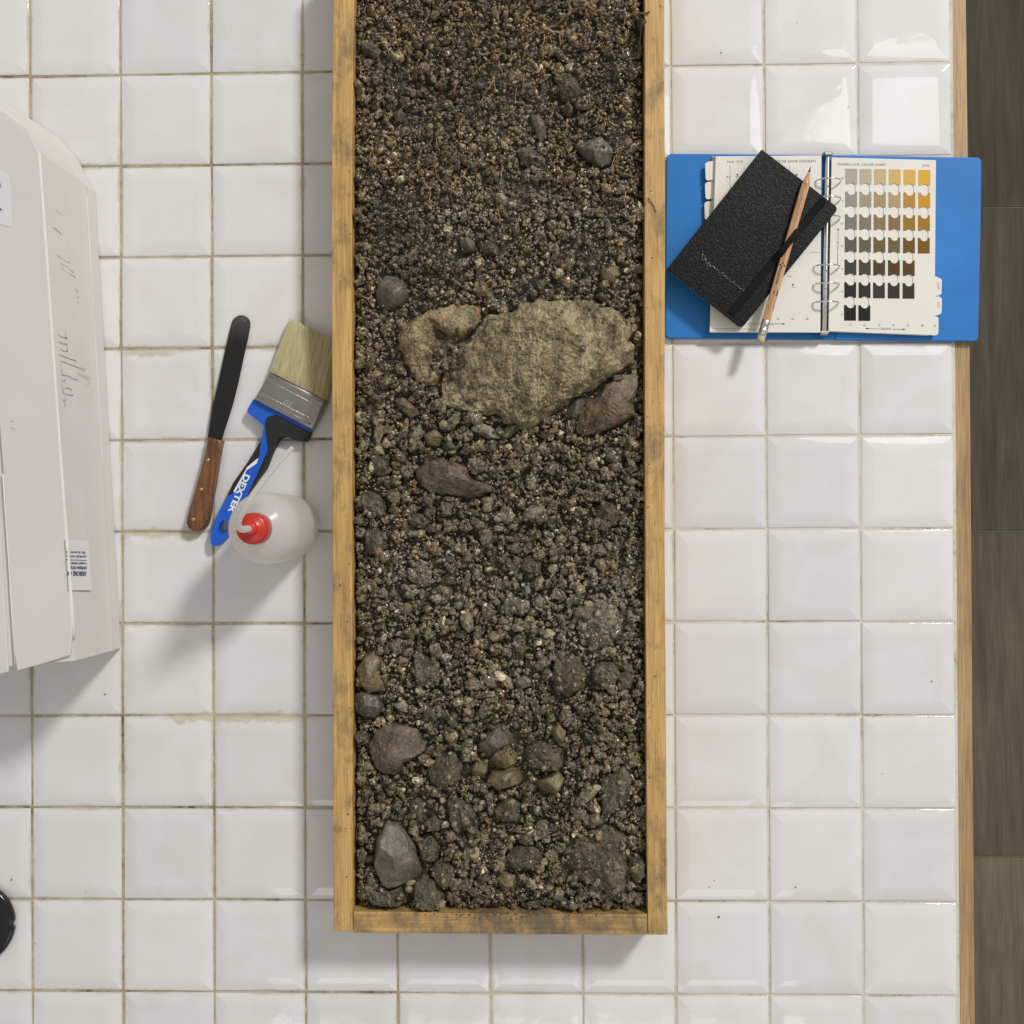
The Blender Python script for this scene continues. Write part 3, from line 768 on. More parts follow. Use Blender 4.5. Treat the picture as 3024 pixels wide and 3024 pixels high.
stone(1, [(1060,810),(1130,785),(1180,830),(1150,900),(1080,900)], 'clod', 'flat dusty clod below the streaky grey slab', 'clod', R_CLOD, .0465, .008, 2.8, .6, .1, .05, .4)
stone(1, [(1715,110),(1750,95),(1772,125),(1765,160),(1722,165)], 'clod', 'dark clod pressed against the right board at the top', 'clod', R_CLOD, .050, .012, 2.4, .6)
stone(1, [(930,1035),(985,1050),(1012,1085),(990,1120),(950,1095)], 'stone', 'pinkish pebble beside a thin root in the upper soil', 'stone', R_PALE, .046, .009, 2.4, .6)

stone(3, [(210,110),(250,85),(320,110),(355,190),(330,235),(240,230),(205,180)], 'clod', 'grey clod by the left board level with the maroon rock', 'clod', R_CLODG, .046, .013, 2.6, .6, .12, .07, .6)
stone(3, [(470,250),(500,215),(560,215),(585,260),(555,300),(490,305)], 'clod', 'pale speckled clod below the maroon rock', 'clod', R_CLODG, .046, .014, 2.6, .6, .12, .07, .7)
stone(3, [(232,310),(290,285),(345,330),(360,400),(310,445),(240,430)], 'clod', 'tall light grey clod near the left board, under the clod level with the maroon rock', 'clod', R_CLODG, .046, .014, 2.8, .6, .12, .07, .7)
stone(3, [(1465,200),(1530,140),(1625,180),(1635,260),(1590,285),(1500,240)], 'clod', 'wide brown clod near the right board, split by a root', 'clod', R_CLOD, .046, .014, 2.8, .6, .12, .06, .7)
stone(3, [(1025,700),(1075,665),(1130,690),(1135,745),(1080,780),(1030,750)], 'stone', 'dusty grey pebble in the centre of the lower half', 'stone', R_DUSTY, .046, .011, 2.4, .6, .07, .03)
stone(3, [(1390,780),(1440,680),(1530,640),(1620,740),(1625,860),(1570,930),(1470,970),(1400,900)], 'clod', 'large pale fibrous mass near the right board', 'clod', R_DUSTY, .046, .013, 2.4, .65, .10, .06, .7, 80, 20)
stone(3, [(1250,1040),(1300,980),(1400,990),(1445,1060),(1430,1160),(1340,1215),(1260,1180)], 'clod', 'big round dark clod in the lower right of the tray', 'clod', R_CLOD, .046, .018, 2.6, .6, .10, .05, .8, 72, 18)
stone(3, [(1465,1070),(1520,1015),(1600,1030),(1630,1100),(1580,1175),(1490,1150)], 'clod', 'grey brown clod right of the big round dark clod', 'clod', R_CLODG, .046, .016, 2.6, .6, .12, .06, .8)
stone(3, [(495,1010),(560,980),(640,1030),(655,1110),(600,1180),(510,1150)], 'clod', 'gritty blocky clod left of the tray middle in the lower half', 'clod', R_CLODG, .046, .016, 3, .6, .14, .07, .8)
stone(3, [(185,1060),(230,985),(290,957),(325,1010),(305,1060),(335,1130),(332,1182),(250,1198),(200,1145)], 'rock', 'smooth brown rock with a bite in its side, near the left board', 'rock', R_OCHRE, .046, .017, 2.8, .6, .07, .03, 1.0, 64, 16)
stone(3, [(180,1190),(230,1170),(310,1215),(335,1270),(300,1330),(220,1325),(175,1280)], 'rock', 'dark grey rock under the smooth brown rock at the left board', 'rock', R_SLATE, .046, .014, 3, .6, .10, .05, .9)
stone(3, [(385,1255),(440,1225),(480,1275),(470,1300),(420,1285)], 'stone', 'pale three cornered stone right of the dark grey rock', 'stone', R_PALE, .048, .012, 2.6, .6)
stone(3, [(748,770),(790,738),(822,780),(822,850),(797,872),(760,832)], 'stone', 'bright shell like stone standing on end near the tray middle', 'stone', R_PALE, .047, .014, 2.2, .6)
stone(3, [(590,640),(640,600),(710,610),(715,680),(650,705),(595,690)], 'clod', 'flat grey clod above and left of the bright shell like stone', 'clod', R_CLODG, .046, .010, 3, .6, .1, .05, .6)
stone(3, [(480,500),(540,460),(600,530),(590,610),(520,620),(475,570)], 'clod', 'light dusty clod left of centre, above the flat grey clod', 'clod', R_DUSTY, .046, .009, 2.8, .6, .1, .06, .4)
stone(3, [(1065,480),(1130,440),(1200,470),(1190,540),(1110,570),(1065,530)], 'clod', 'brown clod with a white grain right of centre', 'clod', R_CLOD, .046, .010, 2.8, .6, .1, .06, .5)
stone(3, [(1040,880),(1100,850),(1110,950),(1085,1050),(1040,1040),(1035,960)], 'clod', 'narrow upright smear of soil below the dusty grey pebble', 'clod', R_CLOD, .0455, .008, 3, .6, .1, .05, .5)
stone(3, [(1045,1110),(1110,1090),(1135,1150),(1080,1180),(1050,1160)], 'stone', 'bluish grey stone below the narrow smear of soil', 'stone', R_GREY, .046, .009, 2.6, .6)
stone(3, [(1590,1090),(1660,1060),(1700,1110),(1680,1170),(1610,1180)], 'clod', 'dark clod close to the right board beside the grey brown clod', 'clod', R_CLOD, .046, .013, 2.8, .6)

stone(4, [(250,172),(310,90),(350,58),(420,80),(560,120),(582,180),(540,242),(450,282),(432,332),(380,352),(310,332),(268,262)],
      'rock', 'broad grey brown rock with a pointed foot in the lower left of the tray', 'rock', R_MAROON, .046, .018, 3.6, .55, .07, .04, .95, 110, 30, ff=2.0)
stone(4, [(848,182),(900,108),(960,75),(1032,108),(1025,170),(960,212),(905,258),(848,222)], 'stone', 'grey stone at the top of the little pile of stones', 'stone', R_GREY, .046, .018, 3, .6, .10, .05)
stone(4, [(908,272),(940,218),(1010,203),(1074,228),(1085,270),(1010,312),(918,322)], 'stone', 'rounded grey green stone in the middle of the little pile', 'stone', R_OCHRE, .046, .017, 3, .6, .07, .04)
stone(4, [(893,372),(930,324),(1030,313),(1114,338),(1120,382),(1050,407),(950,432),(908,402)], 'stone', 'long tan stone lying lowest in the little pile', 'stone', R_OCHRE, .047, .017, 2.8, .6, .06, .03)
stone(4, [(812,302),(850,258),(902,280),(902,332),(850,372),(822,347)], 'stone', 'small tan stone leaning on the left of the little pile', 'stone', R_OCHRE, .046, .014, 3, .6)
stone(4, [(1162,387),(1220,348),(1290,333),(1324,370),(1302,422),(1270,458),(1190,432)], 'stone', 'tan stone with a chipped corner right of the little pile', 'stone', R_OCHRE, .046, .014, 3, .6, .08, .04)
stone(4, [(1105,200),(1180,168),(1300,188),(1314,300),(1240,333),(1108,302)], 'clod', 'blocky dark clod right of the little pile of stones', 'clod', R_CLOD, .046, .017, 3.4, .6, .12, .05, .85)
stone(4, [(1250,100),(1290,65),(1330,105),(1325,160),(1290,188),(1255,150)], 'stone', 'upright oval stone above the blocky dark clod', 'stone', R_OCHRE, .046, .014, 2.6, .6)
stone(4, [(1515,380),(1570,338),(1650,297),(1685,360),(1674,480),(1602,562),(1520,562),(1508,460)], 'clod', 'tall grey clod near the right board, standing over a dark gap', 'clod', R_CLODG, .046, .017, 3, .6, .12, .05, .85, 72, 18)
stone(4, [(568,312),(620,248),(720,218),(774,300),(742,402),(650,434),(588,402)], 'clod', 'crumbly dark clod between the broad grey brown rock and the little pile', 'clod', R_CLOD, .046, .015, 3, .6, .12, .06, .7)
stone(4, [(298,680),(350,607),(410,622),(482,690),(522,780),(543,870),(522,922),(430,957),(350,973),(308,922),(277,840)],
      'rock', 'smooth grey stone like a blunt tooth, in the lower left corner', 'rock', R_GREY, .046, .022, 3.2, .55, .05, .015, 1.0, 96, 24)
stone(4, [(193,982),(240,948),(280,973),(340,985),(460,963),(474,1010),(442,1062),(370,1067),(280,1052),(208,1022)], 'clod', 'curved clod lying under the smooth tooth shaped stone', 'clod', R_CLODG, .046, .015, 2.6, .6, .10, .06, .95)
stone(4, [(488,962),(560,883),(622,920),(662,1000),(674,1062),(600,1092),(508,1082)], 'clod', 'rough three sided clod at the bottom board, right of the curved clod', 'clod', R_CLODG, .046, .017, 3, .6, .10, .06, .95)
stone(4, [(588,852),(650,798),(722,850),(704,960),(660,974),(608,912)], 'clod', 'dark ridged clod above the rough three sided clod', 'clod', R_CLOD, .046, .015, 3, .6, .12, .06, .85)
stone(4, [(518,702),(580,668),(644,740),(622,822),(540,812)], 'clod', 'lumpy clod right of the smooth tooth shaped stone', 'clod', R_CLODG, .046, .014, 2.8, .6, .12, .07, .8)
stone(4, [(943,922),(990,883),(1054,900),(1042,962),(980,963)], 'stone', 'tan angular stone near the bottom board, middle of the tray', 'stone', R_OCHRE, .046, .013, 3, .6)
stone(4, [(735,930),(770,903),(822,925),(818,975),(765,990)], 'clod', 'round clod near the bottom board, left of the tan angular stone', 'clod', R_CLODG, .046, .013, 2.6, .6)
stone(4, [(1300,790),(1400,680),(1550,628),(1640,660),(1662,760),(1682,860),(1694,940),(1640,1042),(1570,1032),(1500,962),(1380,902)],
      'clod', 'largest clod, a broad brown mass in the lower right corner', 'clod', R_CLOD, .046, .016, 3, .6, .10, .05, .7, 96, 24)
stone(4, [(1662,810),(1715,770),(1764,820),(1764,900),(1710,945),(1670,890)], 'clod', 'clod between the largest clod and the right board', 'clod', R_CLOD, .046, .012, 3, .6, .1, .06, .7)
stone(4, [(998,790),(1080,728),(1190,740),(1224,820),(1180,872),(1040,852)], 'clod', 'low brown clod left of the largest clod', 'clod', R_CLOD, .046, .012, 3, .6, .1, .06, .6)
stone(4, [(678,480),(720,447),(832,530),(854,622),(780,662),(688,622)], 'clod', 'streaky pale clod below the crumbly dark clod', 'clod', R_CLODG, .046, .012, 2.8, .6, .1, .06, .6)
stone(4, [(480,500),(530,470),(560,520),(550,600),(500,620),(478,570)], 'clod', 'upright pale clod left of the streaky pale clod', 'clod', R_CLODG, .046, .012, 2.6, .6, .1, .05, .7)
stone(4, [(925,540),(1000,468),(1084,500),(1074,602),(978,604)], 'clod', 'very dark flat clod below the long tan stone', 'clod', R_CLOD, .046, .011, 3, .6, .1, .05, .7)
stone(4, [(560,600),(610,568),(655,600),(640,650),(570,650)], 'clod', 'tan grey clod below the upright pale clod', 'clod', R_CLODG, .046, .013, 2.6, .6)
stone(4, [(1185,690),(1215,668),(1250,685),(1240,715),(1195,715)], 'stone', 'small pale pebble in the lower middle of the soil', 'stone', R_PALE, .047, .009, 2.4, .6)
stone(4, [(175,130),(215,100),(258,140),(250,180),(200,190)], 'clod', 'pale clod between the left board and the broad grey brown rock', 'clod', R_CLODG, .047, .013, 2.6, .6)
stone(4, [(190,760),(220,745),(245,780),(235,825),(195,825)], 'clod', 'pale knobbly clod left of the smooth tooth shaped stone', 'clod', R_CLODG, .046, .012, 2.6, .6)

# --- shapes for loose clods and crumbs
def ico(level):
    bm = bmesh.new(); bmesh.ops.create_icosphere(bm, subdivisions=level, radius=1.0)
    bm.verts.ensure_lookup_table()
    V = np.array([v.co[:] for v in bm.verts]); F = np.array([[v.index for v in f.verts] for f in bm.faces]); bm.free()
    return V, F
def lump(V, seed, amp, freq, octv, grain=0.0, gfreq=3.0):
    off = Vector((seed * 3.1, seed * 5.7, seed * 1.9)); out = np.empty_like(V)
    r = random.Random(seed); sc = np.array([r.uniform(.7, 1.4), r.uniform(.65, 1.15), r.uniform(.5, 1.0)])
    nr = np.random.default_rng(seed); PN = nr.standard_normal((9, 3)); PN /= np.linalg.norm(PN, axis=1)[:, None]; PO = nr.uniform(.55, .95, 9)
    cut = np.minimum(1.0, (PO[None, :] / np.maximum(V @ PN.T, 1e-3)).min(1))
    for i, v in enumerate(V):
        p = Vector(v); d = cut[i] * 1.12 + amp * noise.fractal(p * freq + off, .9, 2.1, octv)
        if grain: d += grain * (0.45 - noise.voronoi(p * gfreq + off)[0][0])
        out[i] = v * d
    return out * sc
C3V, C3F = ico(4)
CLODS = []
for k in range(16):
    V = lump(C3V, 40 + k, .30, 1.6, 6, .24, 3.3)
    me = bpy.data.meshes.new('clod'); me.from_pydata(V.tolist(), [], C3F.tolist()); me.update()
    me.polygons.foreach_set('use_smooth', [True] * len(me.polygons)); CLODS.append(me)

def footprint(x, y, r):
    ix = int((x - SX0) / RES); iy = int((y - SY0) / RES); k = max(1, int(r / RES))
    return max(0, iy - k), min(ny, iy + k + 1), max(0, ix - k), min(nx, ix + k + 1), ix, iy
def settle(x, y, r, sink, up=.8):
    y0, y1, x0, x1, ix, iy = footprint(x, y, r * .8)
    w = HM[y0:y1, x0:x1]
    z = float(w.mean()) + r * sink
    gy_ = (SY0 + np.arange(y0, y1) * RES - y)[:, None]; gx_ = (SX0 + np.arange(x0, x1) * RES - x)[None, :]
    d2 = gx_ * gx_ + gy_ * gy_
    top = z + np.sqrt(np.clip(r * r - d2, 0, None)) * up
    np.maximum(w, np.where(d2 < r * r, top, -1), out=w)
    return z

crng = random.Random(11); cnt = 0; tries = 0
CENT = []; USED = set()
while cnt < 255 and tries < 6000:
    tries += 1
    f = crng.random() ** .62                       # 0 top of the photograph, 1 bottom
    y = SY1 - .03 - f * (SY1 - SY0 - .035)
    x = crng.uniform(SX0 + .005, SX1 - .005)
    r = crng.uniform(.0034, .0052) if f < .45 else crng.choice((crng.uniform(.0042, .0065), crng.uniform(.0058, .0108)))
    _, _, _, _, ix, iy = footprint(x, y, .001)
    if KEEP[iy, ix] > .3 or edge[0, ix] < r * .9 or (iy * RES) < r: continue
    if any((x - a) ** 2 + (y - b) ** 2 < (.8 * (r + c)) ** 2 for a, b, c in CENT): continue
    CENT.append((x, y, r))
    z = settle(x, y, r, .25)
    o = link('clod', CLODS[cnt % 16], M['clod'], None, (x, y, z))
    o.rotation_euler = (crng.uniform(-.5, .5), crng.uniform(-.5, .5), crng.uniform(0, 6.28)); o.scale = (r, r, r)
    lab = 'small crumbly grey brown soil clod among many loose in the tray'
    best = None
    for (a, b, m_, l_) in NAMED:
        dx, dy = x - a, y - b; dist = math.hypot(dx, dy) - m_
        if dist < .018 and (best is None or dist < best[0]):
            best = (dist, ('right of' if dx > 0 else 'left of') if abs(dx) > abs(dy) else ('above' if dy > 0 else 'below'), l_)
    if best:
        sh = best[2].split(',')[0].split(); l2 = 'loose soil clod just %s the %s' % (best[1], ' '.join(sh))
        if l2 not in USED and len(l2.split()) <= 16: USED.add(l2); lab = l2
    tag(o, lab, 'clod', 'loose soil clods in the tray')
    y0, y1, x0, x1, _, _ = footprint(x, y, r * .7); KEEP[y0:y1, x0:x1] = np.maximum(KEEP[y0:y1, x0:x1], .75)
    cnt += 1

# --- crumbs (one mass)
def crumb_variants(level, n, amp, freq, seed, grain=0.0):
    V, F = ico(level); return np.stack([lump(V, seed + k, amp, freq, 3, grain) for k in range(n)]), F
classes = [(3, 3000, .0022, .0064, .40, 1.9, .26, 36), (2, 12500, .0012, .0030, .5, 1.8, 0, 48), (1, 18000, .0006, .0013, .85, 1.2, 0, 36)]
VV = []; FF = []; CC = []; base_i = 0
TONE = np.clip(fnoise(ny, nx, 1.5, .006, 21), -1.6, 1.8)
DUST = [(3, (1490, 780), .045, .75), (3, (1085, 720), .024, .7), (3, (1085, 1130), .018, .6), (3, (540, 560), .030, .5), (3, (640, 660), .022, .45), (3, (1060, 960), .016, .5), (4, (760, 540), .020, .4), (4, (1560, 420), .026, .35), (3, (560, 1080), .022, .4),
        (1, (1130, 830), .024, .4), (1, (760, 1180), .03, .25), (3, (290, 360), .02, .45), (4, (1520, 900), .03, .3), (1, (1250, 1180), .03, .3)]
PAL = np.array([(0.070, 0.058, 0.038), (0.105, 0.088, 0.058), (0.14, 0.118, 0.078), (0.175, 0.15, 0.10), (0.125, 0.098, 0.06), (0.21, 0.185, 0.13), (0.40, 0.37, 0.29), (0.14, 0.085, 0.05)])
PAL = PAL * np.array([1.36, 1.26, 1.08])
PW = np.array([.20, .22, .20, .14, .10, .09, .030, .022]); PW /= PW.sum()  # share of pale crumbs raised to paint in glints
for lev, num, r0, r1, amp, frq, grain, nv in classes:
    VAR, F = crumb_variants(lev, nv, amp, frq, lev * 100, grain)
    R_ = np.sort(r0 + (r1 - r0) * RNG.random(num) ** 1.8)[::-1]
    C4 = RNG.random((num, 4, 2)); acc = RNG.random(num)
    pos = []; rad = []
    for i in range(num):
        r = R_[i]; best = None
        for k in range((1, 2, 2)[lev - 1]):
            fx, fy = C4[i, k]
            if lev == 3: fy = fy if i % 2 == 0 else fy * .62            # coarser towards the bottom
            ix = int(fx * (nx - 1)); iy = int(fy * (ny - 1)); h = HM[iy, ix]
            if KEEP[iy, ix] > acc[i]: continue
            if best is None or h < best[0]: best = (h, ix, iy)
        if best is None: continue
        x = SX0 + best[1] * RES + (C4[i, 3, 0] - .5) * RES; y = SY0 + best[2] * RES + (C4[i, 3, 1] - .5) * RES
        x = min(max(x, SX0 + r * .8), SX1 - r * .8); y = max(y, SY0 + r * .6)
        z = settle(x, y, r, (.30, .36, .36)[lev - 1], .85)
        pos.append((x, y, z)); rad.append(r)
    n = len(pos); pos = np.array(pos); rad = np.array(rad)
    q = RNG.standard_normal((n, 4)); q /= np.linalg.norm(q, axis=1)[:, None]
    w_, a, b, c = q.T
    RMt = np.stack([np.stack([1 - 2 * (b * b + c * c), 2 * (a * b - c * w_), 2 * (a * c + b * w_)], -1),
                    np.stack([2 * (a * b + c * w_), 1 - 2 * (a * a + c * c), 2 * (b * c - a * w_)], -1),
                    np.stack([2 * (a * c - b * w_), 2 * (b * c + a * w_), 1 - 2 * (a * a + b * b)], -1)], 1)
    vi = RNG.integers(0, nv, n)
    P = np.einsum('nij,nvj->nvi', RMt, VAR[vi]) * rad[:, None, None] + pos[:, None, :]
    nvv = P.shape[1]
    VV.append(P.reshape(-1, 3)); FF.append((F[None] + (np.arange(n) * nvv)[:, None, None]).reshape(-1, 3) + base_i); base_i += n * nvv
    col = PAL[RNG.choice(len(PAL), n, p=PW)] * (0.8 + .4 * RNG.random(n))[:, None]
    # browner and finer topsoil, greyer below
    ty = np.clip((pos[:, 1] - (SY0 + .62)) / .3, 0, 1)[:, None]
    col = col * (1 - ty * np.array([[-.03, .06, .18]]))
    # patches of dry pale dust and of darker, browner soil
    tone = TONE[np.clip(((pos[:, 1] - SY0) / RES).astype(int), 0, ny - 1), np.clip(((pos[:, 0] - SX0) / RES).astype(int), 0, nx - 1)][:, None]
    col = col * (1 + .20 * tone)
    dust = np.zeros((n, 1))
    for zn, p_, rd, am in DUST:
        c_ = W(*zp(zn, p_), .05); d2 = ((pos[:, 0] - c_.x) ** 2 + (pos[:, 1] - c_.y) ** 2) / rd ** 2
        dust = np.maximum(dust, (am * np.exp(-d2) * (.55 + .9 * RNG.random(n)))[:, None])
    dust = np.clip(dust, 0, .85); col = col * (1 - dust) + np.array([[.34, .30, .225]]) * dust
    CC.append(np.repeat(col, nvv, 0))
# ground of the fill, under the crumbs: finely granular itself
st = 1
Hb = (LEVEL - .0052) + 0.0016 * fnoise(ny, nx, 1.4, .004, 5) + .00075 * fnoise(ny, nx, .45, .10, 6) + .00022 * fnoise(ny, nx, 0.0, .2, 8)
Hb -= 0.007 * np.exp(-edge / 0.005); Hb -= 0.007 * np.exp(-yy / .004)
by, bx = Hb.shape
gc = np.clip(.5 + .28 * fnoise(ny, nx, .35, .08, 9), 0, 1)[..., None]
GC = np.array([.040, .032, .018]) * (1 - gc) + np.array([.125, .102, .060]) * gc  # coloured darker than the crumbs to deepen the shade in the gaps
X, Y = np.meshgrid(SX0 + np.arange(bx) * RES * st, SY0 + np.arange(by) * RES * st)
X[:, -1] = SX1; X[:, 0] = SX0
VB = np.stack([X, Y, Hb], -1).reshape(-1, 3)
idx = np.arange(by * bx).reshape(by, bx)
q00, q10, q11, q01 = idx[:-1, :-1].ravel(), idx[:-1, 1:].ravel(), idx[1:, 1:].ravel(), idx[1:, :-1].ravel()
FB = np.concatenate([np.stack([q00, q10, q11], 1), np.stack([q00, q11, q01], 1)]) + base_i
VV.append(VB); FF.append(FB); CC.append(GC.reshape(-1, 3))
VV = np.concatenate(VV); FF = np.concatenate(FF); CC = np.concatenate(CC)
so = np.array([(SX0 + SX1) / 2, (SY0 + SY1) / 2, 0.012])
me = bpy.data.meshes.new('soil')
me.vertices.add(len(VV)); me.vertices.foreach_set('co', (VV - so).astype(np.float32).ravel())
me.loops.add(len(FF) * 3); me.loops.foreach_set('vertex_index', FF.astype(np.int32).ravel())
me.polygons.add(len(FF)); me.polygons.foreach_set('loop_start', np.arange(0, len(FF) * 3, 3, dtype=np.int32))
me.update(calc_edges=True)
at = me.attributes.new('col', 'FLOAT_COLOR', 'POINT')
at.data.foreach_set('color', np.concatenate([CC, np.ones((len(CC), 1))], 1).astype(np.float32).ravel())
tag(link('soil', me, M['soil'], None, so), 'dark grey brown crumbly soil filling the wooden tray', 'soil', None, 'stuff')
print('SOIL TRIS', len(FF))

def soil_z(x, y):
    ix = min(max(int((x - SX0) / RES), 0), nx - 1); iy = min(max(int((y - SY0) / RES), 0), ny - 1)
    return float(HM[iy, ix])

# --- roots
def root(zone, pts, r, name='root', label=None, group=None, mat='root', lift=.0012, zs=None):
    P = []
    for k, p in enumerate(pts):
        z = .052
        for _ in range(2):
            q = W(*zp(zone, p), z); z = (soil_z(q.x, q.y) + lift) if zs is None else zs[k]
        P.append(Vector((q.x, q.y, z)))
    P = catmull(P, 5)
    P = [p + Vector((random.gauss(0, 1), random.gauss(0, 1), random.gauss(0, .6))) * r * .5 for p in P]
    n = len(P); radii = [r * (1 - .55 * i / n) for i in range(n)]
    o = tube(name, P, radii, M[mat], None, 6)
    return tag(o, label, 'root', group)
G_ = 'thin roots in the upper soil'; GL = 'thin pale brown root thread lying in the upper soil'
root(1, [(1338, -40), (1352, 40), (1330, 85), (1260, 130), (1200, 165), (1130, 195), (1075, 225)], .0023, label='thickest root, bent and woody, at the top of the soil', mat='root_dark', lift=.002)
root(1, [(1520, 5), (1440, 30), (1370, 62), (1300, 110)], .0017, label='woody side root joining the thickest root from the right', mat='root_dark')
root(1, [(1200, 150), (1260, 172), (1330, 190), (1400, 192)], .0018, label='straight tan root crossing under the thickest root', mat='root')
root(1, [(1690, 90), (1730, 72), (1785, 68)], .0017, label='broken stub of root resting on the right rim of the tray', mat='root_dark', zs=[.053, .059, .0625])
root(1, [(850, 300), (900, 292), (950, 285), (985, 290)], .0011, label='short level root above the forked root', mat='root')
root(1, [(940, 395), (942, 450), (935, 505), (890, 545), (865, 575)], .0008, label='forked pale root hanging in the middle of the upper soil', mat='root')
root(1, [(938, 430), (905, 480), (880, 520), (870, 560)], .0007, label=GL, group=G_)
root(1, [(715, 975), (760, 968), (800, 985), (825, 1010)], .0016, label='stubby ochre root piece lower in the upper soil', mat='root')
root(1, [(730, 975), (705, 1020), (708, 1080), (715, 1120)], .0007, label=GL, group=G_)
root(1, [(1655, 1035), (1648, 1085), (1655, 1140), (1672, 1190)], .0007, label='long pale root thread curving beside the right board', mat='root')
root(1, [(1758, 1050), (1775, 1080), (1800, 1110), (1812, 1155)], .0007, label='dark root thread creeping over the right rim of the tray', mat='root_dark', zs=[.055, .0608, .0610, .0609])
for pts in ([(1030, 375), (1042, 425), (1055, 470), (1050, 545)], [(1240, 195), (1250, 235), (1262, 275)], [(1212, 185), (1208, 225), (1195, 260)], [(1290, 195), (1300, 230), (1292, 260)],
            [(850, 375), (890, 345), (940, 330), (960, 300)], [(620, 830), (612, 890), (625, 955)], [(918, 1035), (945, 1090), (960, 1150), (972, 1205)], [(890, 1130), (900, 1180), (885, 1230)],
            [(268, 885), (320, 905), (380, 895), (412, 850)], [(280, 810), (262, 850), (275, 900)], [(1640, 935), (1690, 960), (1740, 965), (1758, 1010)], [(1100, 400), (1095, 450), (1110, 500)],
            [(205, 320), (215, 380), (205, 430)], [(735, 440), (720, 490), (700, 520)], [(1000, 640), (1040, 600), (1060, 570)], [(985, 900), (975, 950), (990, 1010)], [(740, 660), (750, 720), (745, 760)],
            [(1440, 20), (1490, 60), (1540, 40)], [(1120, 60), (1100, 110), (1110, 150)], [(1000, 20), (1010, 70), (990, 100)], [(320, 40), (350, 80), (340, 120)], [(1655, 80), (1640, 140), (1625, 170)],
            [(1760, 120), (1730, 180), (1735, 230)], [(1500, 620), (1540, 660), (1530, 700)], [(560, 1000), (590, 1040), (580, 1090)], [(1240, 640), (1260, 600), (1250, 560)]):
    root(1, pts, .00062, label=GL, group=G_)
rr = random.Random(5)
for k in range(26):
    x = rr.uniform(230, 1700); y = rr.uniform(-20, 900) if k < 20 else rr.uniform(1000, 1700); a = rr.uniform(0, 6.28); P = [(x, y)]
    for j in range(3):
        a += rr.uniform(-.8, .8); x += 38 * math.cos(a); y += 38 * math.sin(a); P.append((min(max(x, 190), 1740), y))
    if k >= 20 and 400 < P[0][0] and 1050 < P[0][1] < 1800: continue
    root(1, P, .00048, label=GL, group=G_)
root(3, [(1640, 200), (1650, 260), (1655, 320), (1640, 380)], .0006, label='dark root thread running down through the wide brown clod', mat='root_dark')

# ------------------------------------------------------------------ palette knife
def c7(x, y): return (500 + x / 2.356, 880 + y / 2.356)
kl = W(640, 1250, 0)
knife = thing('palette_knife', 'long palette knife with a black round ended blade and a riveted brown wooden handle', 'knife', (kl.x, kl.y, .0032))
bl = [c7(*p) for p in [(430, 185), (436, 160), (450, 140), (470, 126), (493, 119), (518, 121), (540, 133), (556, 150), (563, 172), (561, 205), (545, 290), (520, 400), (480, 590), (445, 730), (412, 840), (385, 920), (362, 1000), (264, 985), (283, 860), (300, 760), (322, 660), (345, 560), (373, 430), (402, 300), (420, 220)]]
slab_w('blade', [W(x, y, .0042 + .0040 * min(1, (y - 930) / 350)) for x, y in bl], 0, M['black_blade'], knife, .0003, 1,
       bottom=[W(x, y, .0042 + .0040 * min(1, (y - 930) / 350)) - Vector((0, 0, .0009)) for x, y in bl])
hd = [c7(*p) for p in [(266, 968), (363, 990), (348, 1060), (335, 1130), (328, 1180), (310, 1290), (290, 1400), (265, 1540), (252, 1580), (225, 1612), (190, 1626), (155, 1620), (128, 1600), (114, 1565), (118, 1530), (150, 1420), (185, 1300), (218, 1180), (245, 1080)]]
slab('handle', hd, .0034, .0150, M['handle_wood'], knife, .0034, 5, True)
for p in ((268, 1127), (222, 1331), (168, 1540)):
    x, y = c7(*p); q = W(x, y, .0150)
    bm = bmesh.new(); bmesh.ops.create_uvsphere(bm, u_segments=14, v_segments=8, radius=.0019)
    bmesh.ops.scale(bm, vec=(1, 1, .35), verts=bm.verts); bmesh.ops.translate(bm, vec=q, verts=bm.verts)
    from_bm('rivet', bm, M['brass'], knife, True)
for a, b in (((455, 172), (440, 215)), ((500, 140), (535, 165)), ((445, 210), (452, 245)), ((462, 225), (478, 250))):
    pa, pb = c7(*a), c7(*b)
    tube('scratch', [W(*pa, .00432), W((pa[0] + pb[0]) / 2 + 1.2, (pa[1] + pb[1]) / 2, .00432), W(*pb, .00432)], .00016, M['aluminium'], knife, 5)

# ------------------------------------------------------------------ paint brush
def b3(x, y): return (600 + x / 4.83, 920 + y / 4.83)
def b7(x, y): return (600 + x / 4.953, 1250 + y / 4.953)
bl_ = W(790, 1300, 0)
brush = thing('paint_brush', 'wide flat paint brush with pale bristles and a blue and black handle', 'brush', (bl_.x, bl_.y, .0032))
blue = [b3(715, 1250), b3(1548, 1682), b3(1532, 1720), b3(1040, 1470), b3(930, 1500), b3(890, 1535), b3(880, 1620), b7(915, 150), b7(945, 390), b7(900, 500), b7(790, 790), b7(645, 1055),
        b7(520, 1290), b7(420, 1530), b7(335, 1675), b7(250, 1765), b7(180, 1800), b7(130, 1785), b7(110, 1740), b7(108, 1640), b7(180, 1400), b7(260, 1230), b7(345, 1075), b7(432, 1022), b7(630, 690), b7(690, 640),
        b7(800, 510), b7(820, 480), b7(850, 240), b3(870, 1628), b3(645, 1452), b3(628, 1400)]
hole = [b7(*p) for p in [(255, 1445), (285, 1418), (330, 1425), (372, 1440), (380, 1500), (345, 1580), (300, 1618), (250, 1610), (222, 1580), (222, 1520)]]
slab_holes('handle', blue, [hole], .0036, .0135, M['blue_plastic'], brush)
